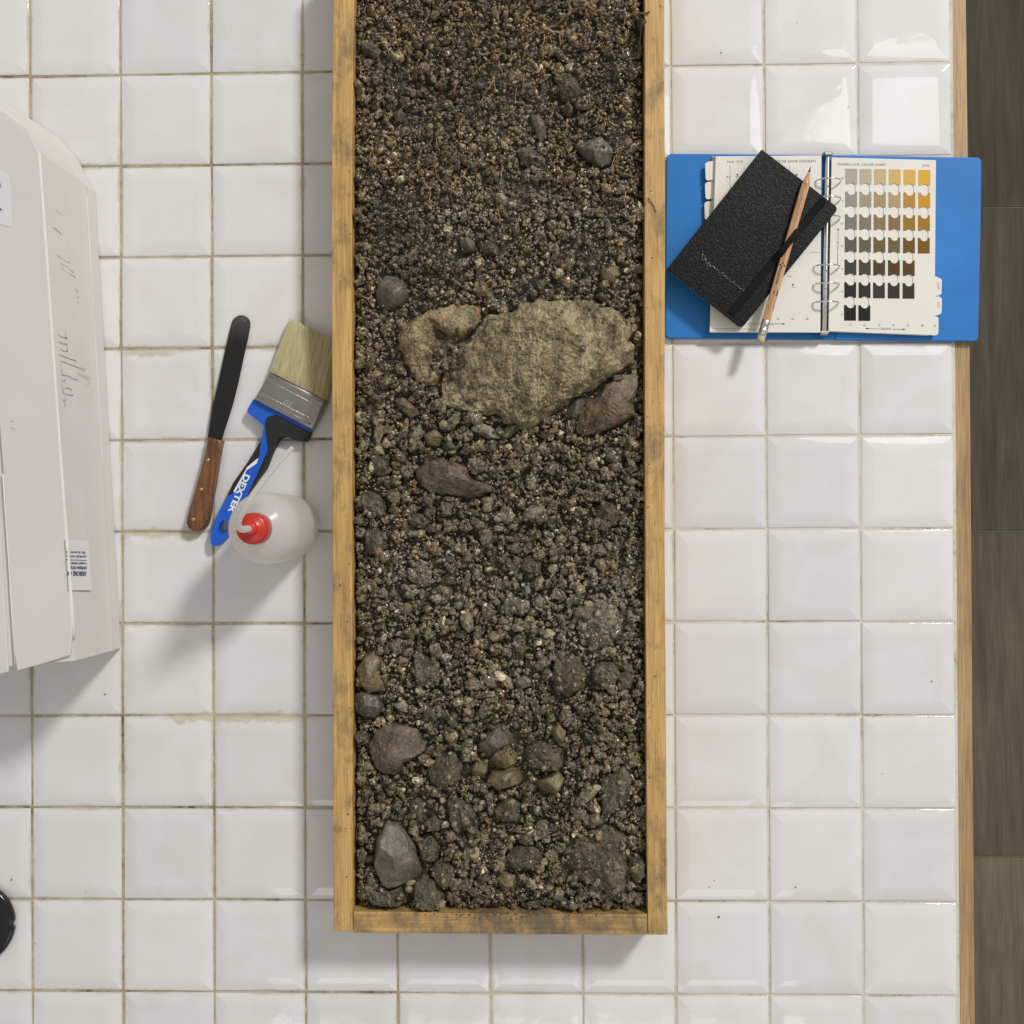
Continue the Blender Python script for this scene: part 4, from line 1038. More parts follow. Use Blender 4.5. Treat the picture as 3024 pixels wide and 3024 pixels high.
slab('grip', [b3(890, 1535), b3(930, 1500), b3(1040, 1470), b3(1532, 1720), b3(1500, 1790), b3(1470, 1845), b3(1430, 1855), b3(1300, 1830), b3(1180, 1782), b3(1110, 1792), b3(1060, 1840), b7(1070, 290), b7(1000, 430), b7(910, 660), b7(780, 830), b7(700, 955),
              b7(645, 1055), b7(790, 790), b7(900, 500), b7(945, 390), b7(915, 150), b3(880, 1620)], .0034, .0141, M['black_rubber'], brush, .0007, 2)
slab('grip', [b7(850, 240), b7(820, 480), b7(800, 510), b7(690, 600), b7(640, 640), b7(430, 1015), b7(345, 1075), b7(430, 880), b7(640, 580)], .0034, .0140, M['black_rubber'], brush, .0007, 2)
slab('stripe', [b7(440, 1000), b7(468, 1012), b7(632, 692), b7(690, 650), b7(780, 590), b7(805, 507), b7(700, 592), b7(642, 642)], .0133, .0143, M['white_print'], brush, 0)
lettering('lettering', 'DEXTER', b7(608, 735), (-.405, .914), 122, M['white_print'], brush, .01375, 19, bold=.035)
LA, RA, RB, LB = b3(950, 856), b3(1757, 1268), b3(1545, 1682), b3(718, 1252)
ZF = .0195
slab('ferrule', [LA, RA, RB, LB], .0032, ZF, M['steel'], brush, .0035, 4, True)
def lp(a, b, t): return (a[0] + (b[0] - a[0]) * t, a[1] + (b[1] - a[1]) * t)
for t in (.11, .27, .72, .86):
    a = lp(LA, LB, t); b = lp(RA, RB, t)
    tube('bead', [W(*lp(a, b, u), ZF - .0001) for u in (.02, .3, .6, .955)], .00055, M['aluminium'] if t in (.27, .72) else M['steel'], brush, 8)
lettering('emboss', '70', b3(1290, 1300), (-.9, -.43), 26, M['chrome'], brush, ZF + .0002, 18)
# bristles: one tapering bundle with loose strands on top
TL, TR = b3(1232, 92), b3(1938, 442)
nu, nv = 40, 16; V = []; F = []
br = random.Random(9)
jit = [br.uniform(-.02, .02) + .03 * math.sin(u * .9) * .3 for u in range(nu + 1)]
def bz(v): return .0192 - .0055 * v ** 1.6
for j in range(nv + 1):
    for i in range(nu + 1):
        u = i / nu; v = j / nv * (1 + jit[i] - (.10 * max(0, .09 - u) / .09) - .06 * max(0, u - .93) / .07)
        p = lp(lp(LA, RA, u), lp(TL, TR, u), v)
        z = bz(j / nv) + .0006 * noise.noise(Vector((u * 30, v * 3, 0))) - .004 * max(0, (abs(u - .5) - .42) / .08)
        V.append(W(p[0], p[1], z))
n0 = len(V)
V += [Vector((p.x, p.y, .0045 + .003 * (k // (nu + 1)) / nv)) for k, p in enumerate(V)]
for j in range(nv):
    for i in range(nu):
        a = j * (nu + 1) + i; q = (a, a + 1, a + nu + 2, a + nu + 1); F.append(q); F.append(tuple(k + n0 for k in reversed(q)))
for i in range(nu):
    a = nv * (nu + 1) + i; F.append((a, a + 1, a + 1 + n0, a + n0)); a = i; F.append((a + 1, a, a + n0, a + 1 + n0))
for j in range(nv):
    a = j * (nu + 1); c = a + nu + 1; F.append((a, c, c + n0, a + n0)); a += nu; c += nu; F.append((c, a, a + n0, c + n0))
bris = mk('bristles', V, F, M['bristle'], brush, True)
V = []; F = []
for k in range(520):
    u = br.random(); du = br.gauss(0, .012); ln = br.uniform(.86, 1.03); r = br.uniform(.00013, .00026); zo = br.uniform(-.0002, .0006)
    for j in range(7):
        v = ln * j / 6; uu = min(max(u + du * v * v, .0), 1)
        p = lp(lp(LA, RA, uu), lp(TL, TR, uu), v); q = W(p[0], p[1], bz(min(1, v)) + zo - .004 * max(0, (abs(uu - .5) - .42) / .08))
        for s in range(3): V.append(q + Vector((r * math.cos(s * 2.1), r * .4 * math.sin(s * 2.1), r * math.sin(s * 2.1 + .5))))
    b0 = len(V) - 21
    for j in range(6):
        for s in range(3):
            s2 = (s + 1) % 3; F.append((b0 + j * 3 + s, b0 + j * 3 + s2, b0 + j * 3 + 3 + s2, b0 + j * 3 + 3 + s))
tag(mk('strands', V, F, M['bristle'], bris, True), kind='stuff')

# ------------------------------------------------------------------ wash bottle
bc = W(846, 1557, .0035)
bottle = thing('wash_bottle', 'milky white plastic wash bottle with a red cap and a bent spout', 'bottle', (bc.x, bc.y, .0032))
prof = [(.001, 0), (.030, 0), (.0345, .0008), (.0358, .004), (.0360, .012), (.0359, .05), (.0360, .086), (.0352, .094), (.0328, .101), (.0285, .107), (.0225, .112), (.0160, .1155), (.0138, .117), (.0134, .120), (.0134, .126)]
lathe('bottle_body', prof, (bc.x, bc.y, .0033), M['milky'], bottle, 64)
lathe('cap', [(.0136, .119), (.0152, .1195), (.0155, .121), (.0152, .134), (.0146, .1375), (.0125, .1390), (.0070, .1396), (.0066, .1402), (.0062, .1440), (.0050, .1452), (.001, .1454)],
      (bc.x, bc.y, .0033), M['red'], bottle, 72, True, lambda z, k: (.012 if k % 3 == 0 else -.006) if .120 < z < .136 else 0)
for a in (2.45, 2.45 + math.pi):
    tube('mould_seam', [(bc.x + math.cos(a) * (r - .0002), bc.y + math.sin(a) * (r - .0002), .0033 + z) for r, z in prof[6:13]], .0004, M['milky'], bottle, 6)
ctr = Vector((bc.x, bc.y, .147))
sp = [ctr - Vector((0, 0, .004)), ctr + Vector((0, 0, .007)), W(716, 1563, .162), W(704, 1553, .170), W(706, 1533, .175), W(724, 1500, .178), W(755, 1450, .177), W(806, 1385, .172), W(864, 1321, .164)]
sp = catmull(sp, 6)
ns = len(sp)
tube('spout', sp, [.0033 - .0011 * max(0, i / ns - .55) / .45 for i in range(ns)], M['milky'], bottle, 12)

# ------------------------------------------------------------------ white cardboard box
HB = .129
T1, T2 = W(114, 447, HB), W(222, 1951, HB); B1, B2 = W(281, 569, .0035), W(357, 1913, .0035)
kb = (T1 + T2) / 2
cbox = thing('cardboard_box', 'large white cardboard box with worn creases, pencil scribbles and a supplier sticker', 'box', (kb.x - .08, kb.y, .0032))
LX = -0.80
topl = [T1, T2, W(118, 1960, HB), Vector((LX, T2.y - .03, HB)), Vector((LX, T1.y + .25, HB)), W(0, 327, HB + .004), W(62, 372, HB + .002), W(92, 398, HB)]
botl = [B1, B2, Vector((W(118, 1960, HB).x, B2.y + .002, .0035)), Vector((LX, B2.y - .02, .0035)), Vector((LX, B1.y + .25, .0035)), Vector((W(0, 327, HB).x, B1.y + .06, .0035)), Vector((W(62, 372, HB).x, B1.y + .035, .0035)), Vector((W(92, 398, HB).x, B1.y + .015, .0035))]
V = [tuple(p) for p in topl] + [tuple(p) for p in botl]; F = [tuple(range(8)), tuple(range(15, 7, -1))]
F += [(i, i + 8, (i + 1) % 8 + 8, (i + 1) % 8) for i in range(1, 8)]
# side wall facing the tray, slightly creased near its foot
nW = 14; base = len(V)
for j in range(nW + 1):
    for i, t in enumerate((0, .35, .70, .80, .84, 1.0)):
        a = T1.lerp(B1, t); b = T2.lerp(B2, t); p = a.lerp(b, j / nW)
        bulge = .0016 * math.sin(math.pi * min(1, t / .8)) if t < .8 else (.0011 if t == .8 else 0)
        V.append((p.x + bulge + .0007 * noise.noise(Vector((t * 4, j * .8, 2))) * (t * (1 - t) * 4), p.y, p.z))
for j in range(nW):
    for i in range(5):
        a = base + j * 6 + i; F.append((a, a + 1, a + 7, a + 6))
mk('body', V, F, M['card'], cbox)
# flap lying on top, and the lid panel beyond the dark slot
flap = [W(x, y, HB + .0035) for x, y in [(114.5, 452), (136, 750), (157, 1050), (178, 1350), (199, 1650), (214, 1870), (205, 1936), (130, 1959), (50, 1981), (38, 1900), (22, 1600), (8, 1380), (-6, 1200), (-40, 800), (-60, 430), (0, 329), (60, 372), (90, 398)]]
fp = slab_w('flap', flap, HB + .0006, M['card'], cbox, .0008, 2)
lid = [W(x, y, HB + .0022) for x, y in [(24, 1984), (19, 1900), (8, 1680), (0, 1500), (-16, 1240), (-60, 600), (-500, 600), (-500, 2055), (0, 1990)]]
slab_w('lid', lid, HB + .0004, M['card'], cbox, .0006, 2)
# rubbed crease lines
tube('crease', [T1.lerp(T2, t) + Vector((.0008 + .0003 * math.sin(t * 9), 0, .0016)) for t in np.linspace(0.005, .955, 24)], .0017, M['card_crease'], cbox, 8)
tube('crease', [W(x, y, HB + .0031) for x, y in [(8, 1400), (16, 1520), (25, 1650), (34, 1800), (44, 1960)]], .0007, M['card_crease'], cbox, 8)
tube('crease', [T1.lerp(B1, .81).lerp(T2.lerp(B2, .81), t) + Vector((.0006, 0, 0)) for t in np.linspace(.02, .62, 16)], .0007, M['card_crease'], cbox, 8)
wn = (T2 - T1).cross(B1 - T1).normalized()
if wn.x < 0: wn = -wn
def onwall(x, y, d=.0022):
    d += .0030
    return Wplane(x, y, T1.lerp(B2, .5) + wn * d, wn)
# supplier sticker on the side wall
stk = [(192, 1593), (262, 1596), (270, 1743), (203, 1743)]
mk('sticker', [onwall(x, y) for x, y in stk] + [onwall(x, y, .0012) for x, y in stk], [(3, 2, 1, 0), (0, 1, 5, 4), (1, 2, 6, 5), (2, 3, 7, 6), (3, 0, 4, 7)], M['sticker'], cbox)
pl = lambda x, y: onwall(x, y, .0026)
for s, o_, w_, h_ in (('ARBORE CA', (256, 1688), 58, 14), ('SOFFIERIA VETRO', (256, 1673), 50, 9), ('DI ALBERTO ARBORE & C.', (255, 1661), 52, 6), ('20132 MILANO - VIA PALMA', (255, 1641), 58, 6), ('TEL. 02 26410 402', (254, 1629), 58, 6)):
    lettering('lettering', s, o_, (-1, -.02), w_, M['navy_print'], cbox, place=pl, height=h_, bold=.03)
mk('rule_line', [pl(194, 1652), pl(255, 1654), pl(255, 1655.6), pl(194, 1653.6)], [(0, 1, 2, 3)], M['navy_print'], cbox)
# round sticker at the picture's edge, with the ends of two written strokes
zt = HB + .0040
rs = rounded([(-90, 497), (4, 499), (26, 520), (31, 640), (32, 672), (0, 662), (-90, 640)], 14)
slab('round_sticker', rs, HB + .0034, zt, M['sticker'], cbox, 0)
for p in ([(-8, 543), (0, 540), (2, 548), (0, 556), (-8, 560)], [(-8, 610), (0, 613), (7, 622), (0, 620), (-8, 616)]):
    mk('ink_stroke', [W(x, y, zt + .0004) for x, y in p], [tuple(range(len(p)))], M['navy_print'], cbox)
# pencil scribbles along the wall
def s2(x, y): return (x * 400 / 1546, 350 + y * 400 / 1546)
def s3(x, y): return (x * 400 / 1546, 850 + y * 400 / 1546)
strokes = [[s2(660, 1560), s2(720, 1610), s2(800, 1650)], [s2(690, 1650), s2(760, 1690), s2(840, 1760)], [s2(700, 1700), s2(770, 1760), s2(860, 1810)], [s2(610, 1240), s2(660, 1280), s2(700, 1320)], [s2(640, 1050), s2(690, 1090), s2(745, 1135)],
           [s3(865, 10), s3(890, 40), s3(880, 70)], [s3(880, 90), s3(900, 110)], [s3(890, 150), s3(900, 175)],
           [s3(750, 490), s3(765, 590)], [s3(670, 530), s3(710, 560), s3(760, 570)], [s3(670, 605), s3(720, 635), s3(765, 640)], [s3(765, 640), s3(775, 720)], [s3(690, 690), s3(735, 720), s3(775, 722)], [s3(680, 755), s3(770, 795), s3(870, 835)],
           [s3(700, 825), s3(820, 880), s3(980, 935)], [s3(895, 970), s3(960, 1000), s3(1030, 1025)], [s3(700, 830), s3(705, 910), s3(712, 990)], [s3(710, 990), s3(760, 995), s3(800, 1015)], [s3(810, 1020), s3(880, 1050)], [s3(710, 1045), s3(750, 1060)], [s3(710, 1050), s3(715, 1130), s3(725, 1195)],
           [s3(750, 1140), s3(790, 1140), s3(825, 1165)], [s3(725, 1195), s3(780, 1215), s3(840, 1225)], [s3(740, 1240), s3(742, 1300), s3(745, 1350)], [s3(725, 1275), s3(765, 1270)], [s3(1000, 1075), s3(1030, 1090)]]
for st_ in strokes: tube('pencil_stroke', [onwall(x, y, .0019) for x, y in st_], .00036, M['pencil_mark'], cbox, 5)
for st_ in ([s3(120, 1515), s3(155, 1530)], [s3(125, 1595), s3(170, 1610)]): tube('pencil_stroke', [W(x, y, HB + .0037) for x, y in st_], .0004, M['pencil_mark'], cbox, 5)

# ------------------------------------------------------------------ black lid at the picture's edge
lc = W(-80, 2730, .012)
lidt = thing('plastic_lid', 'glossy black round plastic lid with a notched rim, cut by the photo edge', 'lid', (lc.x, lc.y, .0032))
lathe('lid_shell', [(.0405, 0), (.0432, .0006), (.0438, .003), (.0438, .0065), (.0425, .0082), (.0395, .0088), (.0385, .0080), (.034, .0078), (.028, .0092), (.001, .0096)], (lc.x, lc.y, .0033), M['black_lid'], lidt, 96, True,
      lambda z, k: -.05 if k in (0, 95) and z > 0 else 0)
lathe('inner_ring', [(.0260, .0095), (.0268, .0112), (.0250, .0118), (.0236, .0112), (.0232, .0096)], (lc.x, lc.y, .0033), M['black_lid'], lidt, 64)

# ------------------------------------------------------------------ colour chart binder
def m5(x, y): return (1900 + x / 1.84, 400 + y / 1.84)
def m6(x, y): return (2400 + x / 3.219, 430 + y / 3.219)
def n5(x, y): return (1960 + x / 3.116, 430 + y / 3.116)
bo = W(2430, 730, 0)
binder = thing('ring_binder', 'open blue ring binder showing a soil colour chart page of ochre to black chips', 'binder', (bo.x, bo.y, .0032))
CZ = .0068
cov = rounded([m5(128, 98), m5(560, 101), m5(930, 104), m5(925, 1109), m5(540, 1105), m5(118, 1102)], 17, (0, 5), 6)
slab('cover', cov, .0034, CZ, M['cover_blue'], binder, .0010, 3)
cov = rounded([m5(1062, 107), m5(1400, 112), m5(1838, 119), m5(1834, 500), m5(1826, 850), m5(1820, 1119), m5(1395, 1114), m5(1045, 1111)], 17, (2, 5), 6)
slab('cover', cov, .0034, CZ, M['cover_blue'], binder, .0010, 3)
slab('spine', [m5(928, 104.5), m5(1064, 107.5), m5(1047, 1110.5), m5(923, 1108.5)], .0033, CZ - .0012, M['cover_blue'], binder, .0006, 2)
# left page stack: sheets fanning a little, with three tabs
LZ0, LZ1 = CZ + .0002, .0168
nsh = 7
for k in range(nsh):
    z0 = LZ0 + (LZ1 - LZ0) * k / nsh; z1 = LZ0 + (LZ1 - LZ0) * (k + .93) / nsh; sx = (nsh - 1 - k) * 3.6
    slab('sheet', [m5(393 - sx, 113 + .4 * (nsh - k)), m5(968, 108), m5(962, 1071), m5(360 + sx * .12, 1067 + .6 * (nsh - k))], z0, z1, M['page'] if k == nsh - 1 else M['page_edge'], binder, .0002, 1)
for k, (ya, yb_, xa) in enumerate(((138, 246, 335), (248, 348, 334), (354, 462, 331))):
    slab('index_tab', rounded([m5(xa, ya + 8), m5(400, ya - 4), m5(400, yb_ - 8), m5(xa + 4, yb_)], 9, (0, 3)), LZ0 + .0058 - .0012 * k, LZ0 + .0063 - .0012 * k, M['page'], binder, 0)
PZ = LZ1 - .00005
# print on the left page
ZT = W(0, 0, 0).z + LZ1 - .0004
zpr = LZ0 + (LZ1 - LZ0) * (nsh - 1 + .93) / nsh + .00012
lettering('lettering', 'HUE 10YR', m5(456, 149), (1, .0), 47, M['grey_print'], binder, zpr, 7.2)
lettering('lettering', 'SOIL COLOR NAME DIAGRAM', m5(662, 147), (1, -.004), 148, M['grey_print'], binder, zpr, 7.2)
for s, x, y in (('8/', 452, 230), ('/4', 722, 1002), ('/6', 802, 1002), ('/8', 880, 1002), ('3/3', 806, 828), ('8/3', 503, 228)): lettering('lettering', s, m5(x, y), (1, 0), 9 if len(s) == 2 else 8, M['grey_print'], binder, zpr, 6 if len(s) == 2 else 4)
lettering('lettering', 'CHROMA', m5(625, 1030), (1, 0), 43, M['grey_print'], binder, zpr, 6)
def pline(a, b, w, z, mat='grey_print', conv=m5):
    a = Vector(conv(*a)); b = Vector(conv(*b)); d = (b - a).normalized(); n = Vector((-d.y, d.x)) * w / 2
    mk('print_line', [W(*(a + n), z), W(*(a - n), z), W(*(b - n), z), W(*(b + n), z)], [(0, 1, 2, 3)], M[mat], binder)
def dot(x, y, r, z, conv=m5, mat='dark_print'):
    c = conv(x, y); mk('print_dot', [W(c[0] + r * math.cos(a), c[1] + r * math.sin(a), z) for a in np.linspace(0, 6.28, 13)[:-1]], [tuple(range(12))], M[mat], binder)
def arrow(a, b, z, conv):
    pline(a, b, 1.3, z, 'dark_print', conv); A = Vector(conv(*a)); B = Vector(conv(*b)); d = (B - A).normalized(); n = Vector((-d.y, d.x))
    mk('arrow_head', [W(*(B + d * 3), z), W(*(B - d * 6 + n * 2.6), z), W(*(B - d * 6 - n * 2.6), z)], [(0, 1, 2)], M['dark_print'], binder)
pline((472, 165), (470, 400), 1.2, zpr); pline((548, 165), (547, 185), 1.0, zpr); pline((795, 165), (795, 205), 1.1, zpr)
pline((906, 635), (960, 634), 1.0, zpr); pline((786, 766), (806, 766), 1.2, zpr); pline((376, 1050), (600, 1052), .9, zpr)
dot(511, 213, 2.8, zpr); dot(832, 213, 2.8, zpr); dot(813, 812, 2.8, zpr)
arrow((700, 1024), (766, 1024), zpr, m5); pline((560, 1024), (622, 1024), 1.2, zpr)
# right page with view holes; colour chips beside them
RZ0, RZ1 = CZ + .0002, .0128
def sheared(x, y): return m6(x, y)
cols = [312, 448, 585, 725, 866, 1007]; rows = [220, 436, 651, 866, 1082, 1298, 1515]
CH = [[(172,166,150),(184,172,150),(196,173,128),(208,174,104),(214,172,84),(218,166,48)], [(148,142,132),(158,148,128),(164,142,106),(176,150,112),(178,136,48),(200,145,30)],
      [(122,118,110),(128,118,100),(134,116,84),(134,108,70),(150,112,32),(160,114,18)], [(92,88,80),(100,90,72),(106,90,60),(110,92,60),(110,76,14),(118,86,10)],
      [(62,60,57),(72,64,52),(76,60,36),(80,56,24),(88,60,24)], [(38,35,33),(46,40,34),(58,51,46),(54,45,33),(60,49,33)], [(28,27,27),(28,28,28)]]
def cell(r, c):
    x = cols[c] - 2.1 * r; y = rows[r] + c * 2.1; return x, y
def stad(cx, cy, w, h, n=8):
    R = w / 2; P = []
    for k in range(n + 1): a = math.pi + math.pi * k / n; P.append((cx + R * math.cos(a), cy - (h / 2 - R) + R * math.sin(a)))
    for k in range(n + 1): a = math.pi * k / n; P.append((cx + R * math.cos(a), cy + (h / 2 - R) + R * math.sin(a)))
    return P
HW, HH = 74, 112
holes = []; hc = {}
for r in range(7):
    for c in range(len(CH[r])):
        if r + 1 < 7 and c < len(CH[r + 1]) or (r == 3 and c == 5 and False):
            x, y = cell(r, c); hc[(r, c)] = (x + 58, y + 190); holes.append([m6(*p) for p in stad(x + 58, y + 190, HW, HH)])
# stack below: plain sheets
for k in range(4):
    z0 = RZ0 + (RZ1 - .0005 - RZ0) * k / 4; z1 = RZ0 + (RZ1 - .0005 - RZ0) * (k + .92) / 4
    slab('sheet', [m6(180 + (3 - k) * 2, 112 + (3 - k) * 1.5), m6(1168, 140), m6(1160, 1238), m6(1162, 1775), m6(1100, 1803 + (3 - k)), m6(150, 1764 + (3 - k) * 2)], z0, z1, M['page'] if k == 3 else M['page_edge'], binder, .0002, 1)
outer = [m6(*p) for p in [(182, 112), (1172, 138), (1162, 1242), (1215, 1262), (1228, 1276), (1225, 1405), (1212, 1420), (1168, 1430), (1160, 1620), (1188, 1628), (1197, 1642), (1195, 1785), (1180, 1800), (1160, 1804), (1100, 1799), (152, 1763)]]
slab_holes('chart_page', outer, holes, RZ1 - .0004, RZ1, M['page'], binder)
slab('index_tab', rounded([m6(1100, 1434), m6(1205, 1434), m6(1229, 1452), m6(1226, 1598), m6(1165, 1618), m6(1100, 1618)], 7, (2, 3)), RZ1 - .0013, RZ1 - .0009, M['page'], binder, 0)
PAPER = lin((222, 219, 208))
def chip_mat(c):
    a = tuple(min(.8, x / p * k) for x, p, k in zip(lin(c), PAPER, (.71, .69, .62))); m, nt, b = newmat('chip_%d_%d_%d' % c)
    b.inputs['Base Color'].default_value = a + (1,); b.inputs['Roughness'].default_value = .30 if sum(c) < 200 else .45; b.inputs['Specular IOR Level'].default_value = .18
    nn = N(nt, 'TexNoise', i_Scale=60.0); bump(nt, b, nn.outputs[0], .2, .0008); return m
for r in range(7):
    for c in range(len(CH[r])):
        x, y = cell(r, c); w, h = 112, 148; P = []
        up = hc.get((r - 1, c)); dn = hc.get((r, c)); e = 1.5
        P.append((x, y))
        if up:
            R = HW / 2 + e; cy = up[1] + (HH / 2 - HW / 2)
            dy = y - cy; xx0 = math.sqrt(max(0, R * R - dy * dy)) if abs(dy) < R else R
            a0 = math.atan2(dy, -xx0); a1 = math.atan2(dy, xx0)
            for k in range(11):
                a = a0 + (a1 - a0) * k / 10; P.append((up[0] + R * math.cos(a), cy + R * math.sin(a)))
        P += [(x + w, y), (x + w, y + h)]
        if dn:
            R = HW / 2 + e; cy = dn[1] - (HH / 2 - HW / 2); dy = y + h - cy
            if abs(dy) < R:
                xx0 = math.sqrt(R * R - dy * dy); a0 = math.atan2(dy, xx0); a1 = math.atan2(dy, -xx0)
                for k in range(11):
                    a = a0 + (a1 - a0) * k / 10; P.append((dn[0] + R * math.cos(a), cy + R * math.sin(a)))
        P.append((x, y + h))
        slab('colour_chip', [m6(*p) for p in P], RZ1 - .0001, RZ1 + .0003, chip_mat(CH[r][c]), binder, 0)
zr = RZ1 + .00012
lettering('lettering', 'MUNSELL SOIL COLOR CHART', m6(236, 188), (1, .01), 144, M['grey_print'], binder, zr, 7.2)
lettering('lettering', '10YR', m6(1042, 200), (1, .02), 21, M['grey_print'], binder, zr, 6)
for r, s in enumerate(('8/', '7/', '6/', '5/', '4/', '3/', '2/')): lettering('lettering', s, m6(276 - 1.5 * r, rows[r] + 98), (1, .01), 7, M['grey_print'], binder, zr, 6)
for c, s in enumerate(('/1', '/2', '/3', '/4', '/6', '/8')): lettering('lettering', s, m6(342 + 137 * c, 1712 + c * 1.5), (1, .01), 8, M['grey_print'], binder, zr, 6.5)
lettering('lettering', 'CHROMA', m6(632, 1750), (1, .01), 36, M['grey_print'], binder, zr, 6)
arrow((620, 1742), (508, 1739), zr, m6); arrow((760, 1745), (876, 1747), zr, m6)
arrow((242, 898), (241, 788), zr, m6); pline((238, 1010), (237, 1130), 1.3, zr, 'dark_print', m6)
lettering('lettering', 'VALUE', m6(247, 1004), (.0, -1), 30, M['grey_print'], binder, zr, 5.5)
lettering('lettering', '10YR', m6(1183, 1302), (0, 1), 20, M['grey_print'], binder, zr, 6)
lettering('lettering', '2.5Y', m6(1186, 1488), (0, 1), 17, M['grey_print'], binder, RZ1 - .0008, 6)
lettering('lettering', '2', m6(1155, 1700), (0, 1), 7, M['dark_print'], binder, zr, 5)
# ring mechanism
a = m5(1001, 100); b = m5(984, 1072)
rail = [lp(a, b, t) for t in np.linspace(0, 1, 8)]
V = []; F = []
for p in rail:
    for k in range(9):
        ang = math.pi * k / 8; V.append(W(p[0] - math.cos(ang) * 7.5, p[1], .0088) + Vector((0, 0, math.sin(ang) * .0032)))
for j in range(7):
    for k in range(8): F.append((j * 9 + k, j * 9 + k + 1, (j + 1) * 9 + k + 1, (j + 1) * 9 + k))
mk('rail', V, F, M['chrome'], binder, True)
for pos, s in ((m5(1006, 98), 1), (m5(984, 1074), -1)):
    slab('lever', rounded([(pos[0] - 14, pos[1] - 7), (pos[0] + 15, pos[1] - 7), (pos[0] + 12, pos[1] + 5), (pos[0] - 11, pos[1] + 5)], 4), .008, .0150, M['steel'], binder, .0012, 3)
for xa, xb, y in ((930, 1072, 252), (926, 1070, 350), (923, 1068, 452), (920, 1064, 716), (918, 1062, 815), (914, 1060, 914)):
    A = m5(xa, y); B = m5(xb, y); P = []
    for t in np.linspace(0, 1, 19):
        ang = math.pi * (1.12 - 1.24 * t); q = lp(A, B, .5 - .5 * math.cos(math.pi * t))
        q = lp(A, B, .5 + .5 * math.cos(ang)); P.append(W(q[0], q[1], .0135) + Vector((0, 0, math.sin(ang) * .0125)))
    tube('ring', P, .00095, M['chrome'], binder, 8)

# ------------------------------------------------------------------ notebook and pencil
NZ0, NZ1 = LZ1 + .0030, .0300
nb = W(*m5(600, 560), NZ0)
note = thing('notebook', 'black leatherette pocket notebook closed with an elastic band, lying on the binder', 'notebook', (nb.x, nb.y, NZ0))
outl = rounded([m5(643, 75), m5(1062, 395), m5(533, 1050), m5(128, 727)], 17, (1, 2), 6)
slab('front_cover', outl, NZ1 - .0014, NZ1, M['leather'], note, .0006, 3)
slab('back_cover', outl, NZ0, NZ0 + .0014, M['leather'], note, .0003, 1)
inn = [m5(643, 82), m5(1050, 395), m5(533, 1040), m5(140, 727)]
slab('pages', rounded(inn, 14, (1, 2), 5), NZ0 + .0014, NZ1 - .0014, M['page_edge'], note, 0)
# spine along the upper-left edge
slab('spine', [m5(643, 76), m5(655, 85), m5(141, 737), m5(129, 728)], NZ0 + .0002, NZ1 - .0003, M['leather'], note, .0008, 2)
# elastic band, lifted where it crosses the pencil
ba, bb = n5(1478, 492), n5(618, 1548)
dA = Vector(bb) - Vector(ba); dB = Vector(n5(885, 1812)) - Vector(n5(1352, 195)); oo = Vector(n5(1352, 195)) - Vector(ba)
px_c = (oo.x * dB.y - oo.y * dB.x) / (dA.x * dB.y - dA.y * dB.x)
V = []; F = []; ne = 60; bw = 12.5
for i in range(ne + 1):
    t = i / ne; q = lp(ba, bb, t); lift = .0106 * math.exp(-((t - px_c) / .125) ** 4)
    nrm = Vector((-(bb[1] - ba[1]), bb[0] - ba[0])).normalized(); w = bw * (1 - .28 * math.exp(-((t - px_c) / .09) ** 2))
    for s in (-1, -.6, .6, 1): V.append(W(q[0] + nrm.x * w * s, q[1] + nrm.y * w * s, NZ1 + .0001 + lift) + Vector((0, 0, .0009 if abs(s) < 1 else 0)))
for i in range(ne):
    for k in range(3): F.append((i * 4 + k, i * 4 + k + 1, i * 4 + k + 5, i * 4 + k + 4))
mk('elastic_band', V, F, M['elastic'], note, True)
# debossed glossy script, too worn to read
er = random.Random(21)
d = Vector(n5(760, 1300)) - Vector(n5(350, 985)); dn_ = d.normalized(); pn = Vector((dn_.y, -dn_.x))
o0 = Vector(n5(340, 1030)); P = []
amps = [20, -8, 4, -6, 9, -5, 8, -5, 8, -6, 7, -5, 8, -4, 7, -5, 6, -4, 7, -5, 6, -4, 5]
for i, am in enumerate(amps):
    q = o0 + dn_ * (d.length * (i + er.uniform(-.35, .35)) / (len(amps) - 1) * 1.02) + pn * (am * er.uniform(.2, .75)) ; P.append(q)
P = [Vector((p.x, p.y, 0)) for p in P]; P = catmull(P, 4)
tube('embossed_script', [W(p.x, p.y, NZ1 + .00005) for p in P], .00045, M['gloss_emboss'], note, 6)
tube('embossed_script', [W(*n5(*p), NZ1 + .00005) for p in [(355, 975), (368, 1005), (382, 1040), (400, 1090), (408, 1140)]], .0005, M['gloss_emboss'], note, 6)

# pencil
tip = n5(1352, 195); end = n5(885, 1812)
pz = NZ1 + .0043
pe = W(*lp(tip, end, .5), pz)
pencil = thing('pencil', 'natural wood pencil with an eraser end, tucked under the notebook band', 'pencil', (pe.x, pe.y, NZ1))
A = W(*tip, pz - .0006); B = W(*end, pz)
ax_ = (B - A).normalized(); sd = ax_.cross(Vector((0, 0, 1))).normalized(); upv = sd.cross(ax_).normalized(); Lp = (B - A).length
def hexring(t, r, n=6, ph=math.pi / 6):
    c = A + ax_ * t; return [c + (sd * math.cos(ph + 2 * math.pi * k / n) + upv * math.sin(ph + 2 * math.pi * k / n)) * r for k in range(n)]
def loft(name, secs, mat, smooth=False):
    n = len(secs[0]); V = [p for s in secs for p in s]; F = []
    for i in range(len(secs) - 1):
        for k in range(n): F.append((i * n + k, i * n + (k + 1) % n, (i + 1) * n + (k + 1) % n, (i + 1) * n + k))
    F.append(tuple(range(n - 1, -1, -1))); F.append(tuple((len(secs) - 1) * n + k for k in range(n)))
    return mk(name, V, F, mat, pencil, smooth)
RP = .0046
